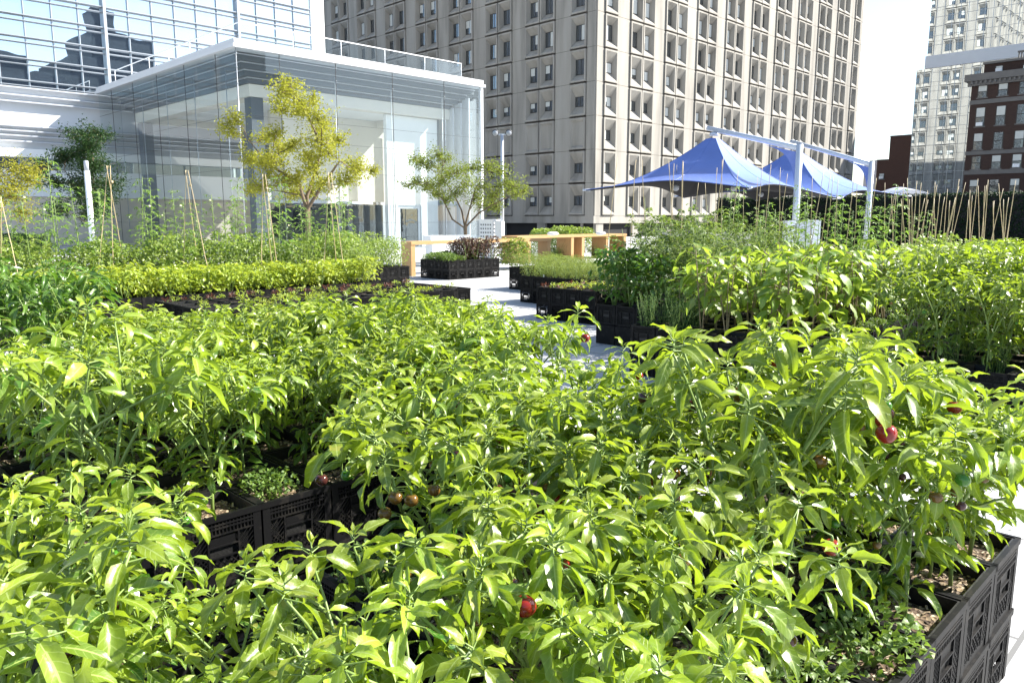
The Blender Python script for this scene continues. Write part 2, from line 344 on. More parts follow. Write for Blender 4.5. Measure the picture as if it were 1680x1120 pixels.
# ------------------------------------------------------------------ plant kinds
def pepper_parts(seed, h=.62, spread=.23, size=1.0, mat='pepper', fruit='round', nfr=5):
    rng = random.Random(seed); st = MB(); lf = MB(); frs = []
    top = h * rng.uniform(.3, .42)
    st.tube([(0, 0, -.05), (rng.uniform(-.01, .01), rng.uniform(-.01, .01), top)], [.008, .006], 6)
    def petleaf(p, az, el, L, droop, el2=None, age=.2):
        d = rdir(rng, el, el + 15, az); q = Vector(p) + d * L * .38 + Vector((0, 0, -.004))
        st.tube([p, q], [.0019, .0013], 4, cap=False)
        d2 = rdir(rng, (el if el2 is None else el2) - 30, (el if el2 is None else el2) - 5, az)
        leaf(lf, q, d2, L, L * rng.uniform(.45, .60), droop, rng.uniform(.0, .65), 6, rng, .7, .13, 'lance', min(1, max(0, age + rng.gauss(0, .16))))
    tips = []
    for k in range(15):
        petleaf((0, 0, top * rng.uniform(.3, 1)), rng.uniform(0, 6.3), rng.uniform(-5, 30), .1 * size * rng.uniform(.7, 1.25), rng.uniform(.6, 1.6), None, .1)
    nb = rng.choice((4, 4, 5)); a0 = rng.uniform(0, 6.3)
    for i in range(nb):
        az = a0 + i * 2 * pi / nb + rng.uniform(-.4, .4); r = spread * rng.uniform(.35, .6); z = h * rng.uniform(.58, .72)
        p1 = Vector((r * math.cos(az), r * math.sin(az), z)); st.tube(curve_pts((0, 0, top), p1, .02), [.0055, .005, .0048, .0045, .004], 5)
        for k in range(rng.choice((6, 7))):
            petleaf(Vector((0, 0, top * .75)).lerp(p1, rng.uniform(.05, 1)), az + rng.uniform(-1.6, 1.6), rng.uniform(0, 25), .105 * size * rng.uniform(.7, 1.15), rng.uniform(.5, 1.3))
        for k in range(rng.choice((2, 3, 3))):
            az2 = az + (k - .7) * rng.uniform(.7, 1.2); r2 = r + spread * rng.uniform(.25, .6); z2 = h * rng.uniform(.84, 1.06)
            p2 = Vector((r2 * math.cos(az2), r2 * math.sin(az2), z2)); st.tube(curve_pts(p1, p2, .015, 3), [.004, .0036, .0032, .0026], 5)
            tips.append((p2, az2))
            for j in range(6):
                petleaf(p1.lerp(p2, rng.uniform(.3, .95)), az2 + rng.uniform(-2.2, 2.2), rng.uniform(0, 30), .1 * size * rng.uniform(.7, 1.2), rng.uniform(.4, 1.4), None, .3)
    for p, az in tips:
        n = rng.choice((8, 9, 10, 11)); a = rng.uniform(0, 6.3)
        for j in range(n):
            f = j / n; L = size * (.115 - .065 * f) * rng.uniform(.8, 1.15)
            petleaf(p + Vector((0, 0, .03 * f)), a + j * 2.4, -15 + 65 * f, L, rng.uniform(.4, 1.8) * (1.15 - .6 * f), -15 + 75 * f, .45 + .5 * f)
        for j in range(3):
            sleaf(lf, p + Vector((0, 0, .03)), rdir(rng, 40, 85), .035 * size, .012 * size, rng)
        if rng.random() < .35: st.ball(p + Vector((rng.uniform(-.02, .02), rng.uniform(-.02, .02), .005)), .004, 0, 6, 4)
    for j in range(nfr):
        p, az = rng.choice(tips); q0 = Vector((0, 0, top)).lerp(p, rng.uniform(.65, .95)); a = az + rng.uniform(-1.2, 1.2)
        q0 = q0 + Vector((.02 * math.cos(a), .02 * math.sin(a), .0)); q1 = q0 + Vector((.075 * math.cos(a), .075 * math.sin(a), -.004)); q1.z = max(q1.z, .1); off = .05 if fruit == 'long' else .027
        st.tube([q0, q0.lerp(q1, .6) + Vector((0, 0, .012)), q1], [.0026, .0024, .0024], 4, cap=False)
        frs.append((q1 - Vector((0, 0, off)), rng.choice(('fr_green', 'fr_green', 'fr_purple', 'fr_red', 'fr_purple', 'fr_brown', 'fr_purple', 'fr_brown', 'fr_brown', 'fr_red')) if fruit == 'round' else 'fr_yellow', rng.uniform(.014, .021)))
    return st.mesh('pepper_plant', [M['stem']]), lf.mesh('leaves', M[mat], True), frs
FRUIT = {}
def fruit_mesh(kind):
    if kind not in FRUIT:
        mb = MB()
        if kind == 'fr_yellow':
            mb.tube([(0, 0, .03), (0, 0, .02), (0, 0, -.02), (.003, 0, -.06), (.006, 0, -.085)], [.004, .014, .015, .009, .002], 8)
        else: mb.ball((0, 0, 0), 1.0, 0, 14, 10, .92, .05)
        if kind == 'fr_yellow': mb.tube([(0, 0, .03), (-.004, 0, .05)], [.003, .002], 5, 1)
        else: mb.tube([(0, 0, .68), (.1, 0, 1.0), (.0, 0, 1.35)], [.28, .14, .12], 6, 1)
        FRUIT[kind] = mb.mesh('pepper_fruit', [M[kind], M['stem']])
    return FRUIT[kind]
def make_pepper(seed, **k):
    a, b, fr = pepper_parts(seed, **k)
    root = inst('pepper_plant', a); inst('leaves', b, parent=root)
    for p, kind, s in fr:
        inst('pepper_fruit', fruit_mesh(kind), p, R.uniform(0, 6), root, s / .024 if kind == 'fr_yellow' else s)
    return root
def bushy(seed, h, r, nl, L, W, mat, small=True, shape='round', stems=6, name='bush', droop=.6, el=(-25, 60), shell=.5, split=False, stemmat='stem', flowers=0, top_heavy=.25):
    rng = random.Random(seed); st = MB(); lf = st if not split else MB(); mi = 0 if split else 1
    for i in range(stems):
        a = i * 2.4; rr = r * rng.uniform(.3, .9)
        st.tube(curve_pts((rng.uniform(-.02, .02), rng.uniform(-.02, .02), -.04), (rr * math.cos(a), rr * math.sin(a), h * rng.uniform(.6, .97)), .02, 3), [.006, .005, .004, .002], 5, 0)
    for i in range(nl):
        a = rng.uniform(0, 2 * pi); z = rng.random() ** (1 - top_heavy * 1.6 + .0001 if top_heavy < .6 else .3)
        rm = r * (math.sin(min(1, .25 + z * .75) * pi * .86) ** .6 if z < 1 else .3); q = rm * (rng.random() ** shell)
        p = Vector((q * math.cos(a), q * math.sin(a), h * (.12 + .88 * z)))
        d = rdir(rng, *el, a + rng.uniform(-1.1, 1.1)); s = rng.uniform(.65, 1.2)
        if small: sleaf(lf, p, d, L * s, W * s, rng, None, mi)
        else: leaf(lf, p, d, L * s, W * s, rng.uniform(.3, 1) * droop * 1.6, rng.uniform(.05, .4), 4, rng, .6, .06, shape, None, mi)
    for i in range(flowers):
        a = rng.uniform(0, 6.3); q = r * rng.random() ** .5; st.ball((q * math.cos(a), q * math.sin(a), h * rng.uniform(.85, 1.02)), .016, 2, 6, 4)
    if split: return st.mesh(name, [M[stemmat]]), lf.mesh('leaves', M[mat], True)
    return st.mesh(name, [M[stemmat], M[mat], M['flower']], True)
def okra(seed, h):
    rng = random.Random(seed); mb = MB(); x = rng.uniform(-.06, .06); y = rng.uniform(-.06, .06)
    tip = Vector((x, y, h)); mb.tube(curve_pts((0, 0, -.04), tip, 0, 4), [.012, .01, .008, .006, .003], 6, 0)
    n = int(h * 24)
    for i in range(n):
        f = .12 + .88 * i / n; p = Vector((x * f, y * f, h * f)); a = i * 2.4 + rng.uniform(-.4, .4); q = (1.12 - f) ** .6
        d = rdir(rng, 5, 45, a); e = p + d * (.05 + .17 * q)
        mb.tube([p, e], [.003, .002], 4, 0, cap=False)
        L = (.05 + .13 * q) * rng.uniform(.8, 1.15)
        for k in (-.75, 0, .75):
            leaf(mb, e, rdir(rng, -25, 15, a + k), L * (1 if k == 0 else .8), L * .34, rng.uniform(.3, .9), .2, 3, rng, .4, .06, 'lance', None, 1)
        if f > .55 and i % 3 == 0: mb.tube([p, p + rdir(rng, 55, 75, a) * .06], [.007, .002], 5, 0)
    for i in range(rng.choice((0, 1, 1))):
        p = tip * rng.uniform(.8, .97) + rdir(rng, 0, 20) * .05; mb.ball(p, .022, 2, 7, 5, .8)
    return mb.mesh('okra_plant', [M['stem'], M['okra'], M['flower']], True)
def tomato(seed, h, r):
    rng = random.Random(seed); mb = MB()
    for s in range(3):
        a = rng.uniform(0, 6.3); e = Vector((r * .6 * math.cos(a), r * .6 * math.sin(a), h * rng.uniform(.75, 1))); mb.tube(curve_pts((0, 0, -.04), e, .05, 5), [.008, .007, .006, .005, .004, .002], 5, 0)
        for k in range(int(h * 15)):
            p = Vector((0, 0, 0)).lerp(e, rng.uniform(.15, 1.0)) + Vector((rng.uniform(-.05, .05), rng.uniform(-.05, .05), 0)); az = rng.uniform(0, 6.3)
            d = rdir(rng, -5, 55, az); L = rng.uniform(.14, .27); q = p + d * L + Vector((0, 0, -.06)); pts = curve_pts(p, q, .03, 3)
            mb.tube(pts, .0018, 3, 0, cap=False)
            for j in range(9):
                f = .3 + .7 * j / 8; c = p.lerp(q, f) + Vector((0, 0, .03 * math.sin(pi * f)))
                sleaf(mb, c, rdir(rng, -40, 20, az + (1.1 if j % 2 else -1.1) * (1 if j < 8 else 0)), rng.uniform(.035, .065), rng.uniform(.018, .03), rng, None, 1)
    return mb.mesh('tomato_plant', [M['stem'], M['tomato']], True)
def eggplant(seed, h):
    rng = random.Random(seed); st = MB(); lf = MB()
    for s in range(rng.choice((2, 3, 3))):
        a = rng.uniform(0, 6.3); rr = rng.uniform(.04, .18); e = Vector((rr * math.cos(a), rr * math.sin(a), h * rng.uniform(.8, 1)))
        st.tube(curve_pts((0, 0, -.05), e, .0, 4), [.009, .008, .007, .006, .004], 6)
        for k in range(14):
            f = rng.uniform(.3, 1.0) if k > 3 else 1; p = Vector((0, 0, 0)).lerp(e, f); az = k * 2.4 + rng.uniform(-.5, .5)
            d = rdir(rng, 5, 50, az); L = rng.uniform(.12, .2) * (1.1 - .35 * (f > .95)); q = p + d * L * .55
            st.tube([p, q], [.0035, .0025], 4, cap=False)
            leaf(lf, q, rdir(rng, -45, 10, az), L, L * rng.uniform(.6, .75), rng.uniform(.3, 1.0), rng.uniform(-.1, .35), 6, rng, .5, .07, 'lobed')
    return st.mesh('eggplant_plant', [M['woody']]), lf.mesh('leaves', M['eggplant'], True)
def spiky(seed, h, r, n=26):
    rng = random.Random(seed); st = MB(); 
    for i in range(n):
        d = rdir(rng, 40, 88); hh = h * rng.uniform(.6, 1); q = Vector((rng.uniform(-r, r) * .4, rng.uniform(-r, r) * .4, -.02)); e = q + Vector((d.x * r, d.y * r, hh))
        st.tube([q, e], [.003, .0015], 4, 0, cap=False)
        for k in range(26):
            f = .15 + .85 * k / 26; sleaf(st, q.lerp(e, f), rdir(rng, 15, 60, k * 2.4), .05 * (1.15 - f * .5), .009, rng, None, 1)
    return st.mesh('spiky_herb', [M['stem'], M['rosemary']], True)
def tuft(seed, h, r, n, mat='grass', name='ornamental_grass'):
    rng = random.Random(seed); mb = MB()
    for i in range(n):
        a = rng.uniform(0, 6.3); q = r * .3 * rng.random(); d = rdir(rng, 55, 85, a)
        leaf(mb, (q * math.cos(a), q * math.sin(a), 0), d, h * rng.uniform(.7, 1.15), .014, rng.uniform(.6, 2.0), .2, 5, rng, .2, 0, 'blade')
    return mb.mesh(name, [M[mat]], True)
# ------------------------------------------------------------------ crate
CP, CW, CH = .335, .326, .28
def crate_shell():
    mb = MB(); h = CW / 2
    for sx in (-1, 1):
        for sy in (-1, 1):
            x, y = sx * h, sy * h
            mb.box((min(x, x - sx * .034), min(y, y - sy * .010), .004), (max(x, x - sx * .034), max(y, y - sy * .010), CH - .024))
            mb.box((min(x, x - sx * .010), min(y - sy * .010, y - sy * .034), .004), (max(x, x - sx * .010), max(y - sy * .010, y - sy * .034), CH - .024))
    def side(rot):
        o = Vector((-h, -h, 0)); ex = Vector((1, 0, 0)); ny = Vector((0, 1, 0)); Rm = Matrix.Rotation(rot, 3, 'Z')
        def bx(x0, x1, z0, z1, d0=.0, d1=.007):
            a = Rm @ (o + ex * x0 + ny * d0 + UP * z0); mb.obox(a, Rm @ (ex * (x1 - x0)), Rm @ (ny * (d1 - d0)), UP * (z1 - z0))
        L = CW
        bx(-.004, L + .004, CH - .024, CH, -.004, .012)
        bx(.034, L - .034, .0, .03, .004, .010)
        for z in (.236, .222, .196): bx(.034, L - .034, z, z + .006, .0, .009)
        for k in range(17): 
            x = .034 + (L - .068) * (k + .5) / 17; bx(x - .0025, x + .0025, .196, CH - .024, .002, .008)
        for x in (.095, L - .103): bx(x, x + .008, .03, .196, .0, .009)
        bx(.103, L - .103, .196 - .05, .196 - .044, .0, .009)
        bx(.103, L - .103, .10, .106, .0, .009)
        bx(.107, L - .107, .150, .185, .006, .010)
        for x0, x1 in ((.034, .095), (.103, L - .103), (L - .095, L - .034)):
            z1 = .196 if x1 - x0 < .08 else .10; z0 = .03; n = 3 if x1 - x0 < .08 else 4
            for k in range(-n * 2, n * 2 + 1):
                for sgn in (1, -1):
                    xa = x0 + (x1 - x0) * k / n; slope = .95 * sgn
                    pts = []
                    for z in (z0, z1):
                        pts.append((xa + slope * (z - z0), z))
                    (ax, az), (bxx, bz) = pts
                    if ax == bxx: continue
                    lo, hi = x0, x1; t0, t1 = 0, 1
                    dx = bxx - ax
                    ta, tb = sorted(((lo - ax) / dx, (hi - ax) / dx)); t0, t1 = max(t0, ta), min(t1, tb)
                    if t1 - t0 < .05: continue
                    pa = Rm @ (o + ex * (ax + dx * t0) + ny * .004 + UP * (az + (bz - az) * t0)); pb = Rm @ (o + ex * (ax + dx * t1) + ny * .004 + UP * (az + (bz - az) * t1))
                    mb.bar(pa, pb, .004)
    for k in range(4): side(k * pi / 2)
    mb.box((-h + .012, -h + .012, .004), (h - .012, h - .012, .010))
    return mb.mesh('crate', [M['crate']])
def crate_liner():
    mb = MB(); a = CW / 2 - .014; i = a - .006; zt = CH - .004; zb = .012
    mb.add([(-a, -a, zb), (a, -a, zb), (a, a, zb), (-a, a, zb), (-a, -a, zt), (a, -a, zt), (a, a, zt), (-a, a, zt), (-i, -i, zt), (i, -i, zt), (i, i, zt), (-i, i, zt), (-i, -i, .18), (i, -i, .18), (i, i, .18), (-i, i, .18)],
           [(0, 1, 5, 4), (1, 2, 6, 5), (2, 3, 7, 6), (3, 0, 4, 7), (3, 2, 1, 0), (4, 5, 9, 8), (5, 6, 10, 9), (6, 7, 11, 10), (7, 4, 8, 11), (8, 9, 13, 12), (9, 10, 14, 13), (10, 11, 15, 14), (11, 8, 12, 15)])
    return mb.mesh('pot_liner', [M['liner']])
def crate_soil(seed):
    rng = random.Random(seed); mb = MB(); n = 10; a = CW / 2 - .019; vs = []; fs = []
    for i in range(n + 1):
        for j in range(n + 1):
            ed = i in (0, n) or j in (0, n)
            vs.append((-a + 2 * a * i / n, -a + 2 * a * j / n, .222 + (0 if ed else rng.uniform(-.008, .012))))
    for i in range(n):
        for j in range(n): fs.append((i * (n + 1) + j, (i + 1) * (n + 1) + j, (i + 1) * (n + 1) + j + 1, i * (n + 1) + j + 1))
    mb.add(vs, fs, 0, None, True)
    for k in range(60):
        x, y = rng.uniform(-a, a) * .94, rng.uniform(-a, a) * .94; d = rdir(rng, -15, 25) * rng.uniform(.008, .022)
        mb.bar((x, y, .229), Vector((x, y, .233)) + d, rng.uniform(.004, .009), 1, .003)
    return mb.mesh('soil', [M['soil'], M['chip']])
M['chip'] = plain('wood_chip', (.34, .26, .17), .85, .45, 60)
SHELL, LINER, SOILS = crate_shell(), crate_liner(), [crate_soil(i) for i in range(3)]
# ------------------------------------------------------------------ setting
g = MB(); g.add([(-700, -700, 0), (700, -700, 0), (700, 700, 0), (-700, 700, 0)], [(0, 1, 2, 3)])
tag(g.build('terrace_floor', [M['paver']]), 'pale concrete pavers of the terrace running under every planting bed', 'pavement', kind='structure')
# ------------------------------------------------------------------ beds
BEDS = []   # name, phrase, x0, y0, nx, ny, kind, skip(i,j)
def bed(name, phrase, x0, y0, nx, ny, kind, skip=None, prio=0): BEDS.append(dict(name=name, ph=phrase, x0=x0, y0=y0, nx=nx, ny=ny, kind=kind, skip=skip or (lambda i, j: False), prio=prio))
bed('F1', 'near bed beside the bright paving', .58, .575, 8, 2, 'pepper_round')
bed('F2', 'near bed behind the paving edge', 1.25, 1.245, 6, 3, 'pepper_round')
bed('BL', 'small bed at the bottom corner', -.24, 1.30, 4, 3, 'pepper_big', lambda i, j: i == 3 and j == 2)
bed('M0', 'short row facing the dark aisle', 2.25, 2.56, 4, 1, 'pepper_round')
bed('M1', 'middle bed behind the dark aisle', .75, 2.895, 10, 4, 'pepper_long', lambda i, j: False)
bed('M2', 'broad middle bed by the path', .42, 4.235, 16, 6, 'pepper_long')
bed('S', 'seedling bed by the basil', 4.2, 9.9, 14, 5, 'seedling')
bed('B', 'basil row', 1.9, 12.2, 20, 3, 'basil')
bed('O', 'bean bed behind basil', 1.4, 13.5, 24, 4, 'bean')
bed('O2', 'bean bed by the counter', 10.0, 15.7, 6, 3, 'bean')
bed('C', 'planter before the counter', 14.4, 16.95, 6, 4, 'far_planter')
bed('E', 'eggplant bed across the path', 7.0, 3.11, 5, 6, 'eggplant')
bed('E2', 'second eggplant bed beyond the first', 8.75, 3.11, 5, 6, 'eggplant')
bed('T', 'tomato bed at the path bend', 8.45, 5.1, 4, 5, 'tomato')
bed('T2', 'tall tomato bed behind the seedlings', 10.6, 5.3, 4, 7, 'tomato')
bed('R3', 'low seedling block beside the path', 9.88, 7.94, 5, 4, 'seedling')
bed('R2', 'clipped bush bed beside the path', 11.6, 9.35, 4, 6, 'bush')
bed('R1', 'clipped bush bed by the wooden counter', 13.6, 11.7, 4, 6, 'bush')
bed('R6', 'pepper bed beyond the paving', 6.75, 1.05, 11, 4, 'pepper_tall')
bed('R7', 'far bean bed', 11.4, 2.2, 8, 6, 'bean')
bed('Q', 'staked okra bed by the hedge', 12.3, 4.4, 9, 11, 'okra_mix')
cells = []; occ = set()
for b in BEDS:
    for i in range(b['nx']):
        for j in range(b['ny']):
            x = b['x0'] + (i + .5) * CP; y = b['y0'] + (j + .5) * CP
            fw = (x + y) / S2; u = 840 + 1276 * ((x - y) / S2) / fw
            cells.append(dict(b=b, i=i, j=j, x=x, y=y, fw=fw, u=u, edge=(i == 0 or j == 0)))
BND = [(-300, 500), (0, 500), (300, 490), (560, 478), (740, 468), (860, 524), (950, 578), (1050, 600), (1120, 596), (1380, 572), (1640, 640), (2000, 640)]
def hidden_path(c):   # keeps the diagonal path between the pepper beds and the far beds clear
    if c['b']['name'] not in ('M2', 'M1', 'M0', 'F2'): return False
    x, y, z = c['x'], c['y'], 1.17; fw = (x + y) / S2; h = z - EYE; zc = fw * math.cos(PITCH) - h * math.sin(PITCH)
    u = 840 + FPX * (x - y) / S2 / zc; v = 560 - FPX * (fw * math.sin(PITCH) + h * math.cos(PITCH)) / zc
    for (a, b), (d, e) in zip(BND, BND[1:]):
        if a <= u <= d: return v < b + (e - b) * (u - a) / (d - a) - 2
    return False
cells = [c for c in cells if not hidden_path(c) and not c['b']['skip'](c['i'], c['j'])]
def in_view(c, m=120): return -m < c['u'] < 1680 + m and c['fw'] > .4
upper = [c for c in cells if in_view(c, 160 if c['fw'] > 3 else 420)]
LOOK = ('C', 'R1', 'R2', 'R3', 'O2')
def hid(c):   # deep inside far beds: only leaves show
    return (0 if c['edge'] else 6) + c['fw'] - (4 if c['b']['kind'] == 'seedling' else 0) - (16 if c['b']['name'] in LOOK and c['edge'] else 0)
upper.sort(key=hid); ind = upper[:205]; rest_u = upper[205:]
low = sorted([c for c in upper if c['edge'] and c['b']['name'] not in ('S', 'O', 'E2', 'R7', 'Q', 'BL', 'M2')], key=lambda c: c['fw'] - (18 if c['b']['name'] in LOOK else 0)); ind_l = low[:95]; rest_l = [c for c in upper if c not in ind_l]
def cell_phrase(c):
    b = c['b']; return f"{b['ph']}, {ORD[c['i'] + 1]} crate along, {ORD[c['j'] + 1]} row"
for c in ind:
    jx, jy, rz = R.uniform(-.003, .003), R.uniform(-.003, .003), R.choice((0, pi / 2, pi))
    o = inst('crate', SHELL, (c['x'] + jx, c['y'] + jy, CH), rz)
    inst('pot_liner', LINER, parent=o); inst('soil', R.choice(SOILS), parent=o)
    tag(o, 'black planted crate of ' + cell_phrase(c), 'crate', 'black planting crates')
for c in ind_l:
    o = inst('crate', SHELL, (c['x'] + R.uniform(-.002, .002), c['y'] + R.uniform(-.002, .002), 0), R.choice((0, pi / 2, pi)))
    tag(o, 'bottom crate under ' + cell_phrase(c), 'crate', 'black bottom crates')
mass = MB()
for c in rest_u:
    x, y, h = c['x'], c['y'], CW / 2
    mass.box((x - h, y - h, CH + .01), (x + h, y + h, CH * 2 - .045))
    for s in (-1, 1):
        mass.box((x - h, min(y + s * h, y + s * (h - .014)), CH * 2 - .045), (x + h, max(y + s * h, y + s * (h - .014)), CH * 2))
        mass.box((min(x + s * h, x + s * (h - .014)), y - h + .014, CH * 2 - .045), (max(x + s * h, x + s * (h - .014)), y + h - .014, CH * 2))
    mass.add([(x - h + .014, y - h + .014, CH * 2 - .03), (x + h - .014, y - h + .014, CH * 2 - .03), (x + h - .014, y + h - .014, CH * 2 - .03), (x - h + .014, y + h - .014, CH * 2 - .03)], [(0, 1, 2, 3)], 1)
for c in rest_l:
    x, y, h = c['x'], c['y'], CW / 2; mass.box((x - h, y - h, .002), (x + h, y + h, CH - .008))
tag(mass.build('crate_rows', [M['crate'], M['soil']]), 'rows of black planting crates hidden deep inside and far back in the beds', 'crates', kind='stuff')
# ------------------------------------------------------------------ plant prototypes
def place(proto, x, y, z, rz, s, label, cat, group, first):
    o = proto if first else copy_tree(proto)
    o.location = (x, y, z); o.rotation_euler = (R.uniform(-.06, .06), R.uniform(-.06, .06), rz); o.scale = (s, s, s * R.uniform(.92, 1.08))
    tag(o, label, cat, group); return o
class Kind:
    def __init__(s, protos): s.p = protos; s.used = [False] * len(protos)
    def put(s, x, y, z, sc_, label, cat, group, k=None):
        k = R.randrange(len(s.p)) if k is None else k; f = not s.used[k]; s.used[k] = True
        return place(s.p[k], x, y, z, R.uniform(0, 6.3), sc_, label, cat, group, f)
def two(pair, name):
    o = inst(name, pair[0]); inst('leaves', pair[1], parent=o); return o
K = {}
K['pepper_round'] = Kind([make_pepper(100 + i, h=.60, spread=.26, nfr=R.choice((6, 7, 8, 10)), size=.92) for i in range(6)])
K['pepper_big'] = Kind([make_pepper(130 + i, h=.52, spread=.24, nfr=3, size=.92) for i in range(3)])
K['pepper_long'] = Kind([make_pepper(150 + i, h=.58, spread=.265, fruit='long', nfr=R.choice((1, 2, 3)), size=.88) for i in range(7)])
K['pepper_tall'] = Kind([make_pepper(170 + i, h=.78, spread=.24, nfr=3, size=1.0) for i in range(4)])
K['pepper_dark'] = Kind([make_pepper(190 + i, h=.8, spread=.26, fruit='long', nfr=0, size=.95, mat='pepper_dark') for i in range(3)])
K['basil'] = Kind([inst('basil_plant', bushy(210 + i, .40, .23, 210, .075, .045, 'basil', False, 'round', name='basil_plant', el=(-55, 55), shell=.4)) for i in range(5)])
K['basil_big'] = Kind([inst('basil_plant', bushy(220 + i, .64, .30, 300, .085, .055, 'pepper_dark', False, 'round', name='basil_plant', el=(-55, 50), shell=.45)) for i in range(3)])
K['bean'] = Kind([inst('bean_plant', bushy(230 + i, .80, .26, 330, .062, .04, 'bean', True, stems=7, name='bean_plant', el=(-50, 50), shell=.55, top_heavy=.1)) for i in range(5)])
K['okra'] = Kind([inst('okra_plant', okra(250 + i, 1.55 + .09 * i)) for i in range(5)])
K['eggplant'] = Kind([two(eggplant(270 + i, .86), 'eggplant_plant') for i in range(6)])
K['tomato'] = Kind([inst('tomato_plant', tomato(290 + i, 1.0 + .07 * i, .3)) for i in range(4)])
K['bush'] = Kind([inst('clipped_bush', bushy(310 + i, .36, .2, 520, .03, .016, 'bush', True, name='clipped_bush', shell=.6, top_heavy=.1)) for i in range(4)])
K['herb'] = Kind([inst('herb_clump', bushy(330 + i, .13, .13, 420, .022, .018, 'herb', True, stems=8, name='herb_clump', shell=.6, top_heavy=.1)) for i in range(4)])
K['lettuce'] = Kind([inst('red_lettuce', bushy(350 + i, .13, .09, 26, .09, .035, 'lettuce', False, 'lance', stems=2, name='red_lettuce', el=(20, 75))) for i in range(3)])
K['seedling'] = Kind([inst('seedling', bushy(360 + i, .15, .11, 40, .07, .03, 'basil', False, 'lance', stems=3, name='seedling', el=(5, 65))) for i in range(3)])
K['spiky'] = Kind([inst('spiky_herb', spiky(370 + i, .45, .2)) for i in range(2)])
K['purple'] = Kind([inst('purple_basil', bushy(380 + i, .62, .25, 420, .06, .04, 'purple', True, name='purple_basil', el=(-50, 50), flowers=8)) for i in range(3)])
ZT = CH + .222   # soil level of a planted crate
G = {'pepper_round': 'round-fruited pepper plants', 'pepper_big': 'round-fruited pepper plants', 'pepper_long': 'long-fruited pepper plants', 'pepper_tall': 'tall pepper plants'}
D = {'pepper_round': 'lime green pepper plant', 'pepper_big': 'large-leaved pepper plant', 'pepper_long': 'light green pepper plant', 'pepper_tall': 'tall drooping pepper plant'}
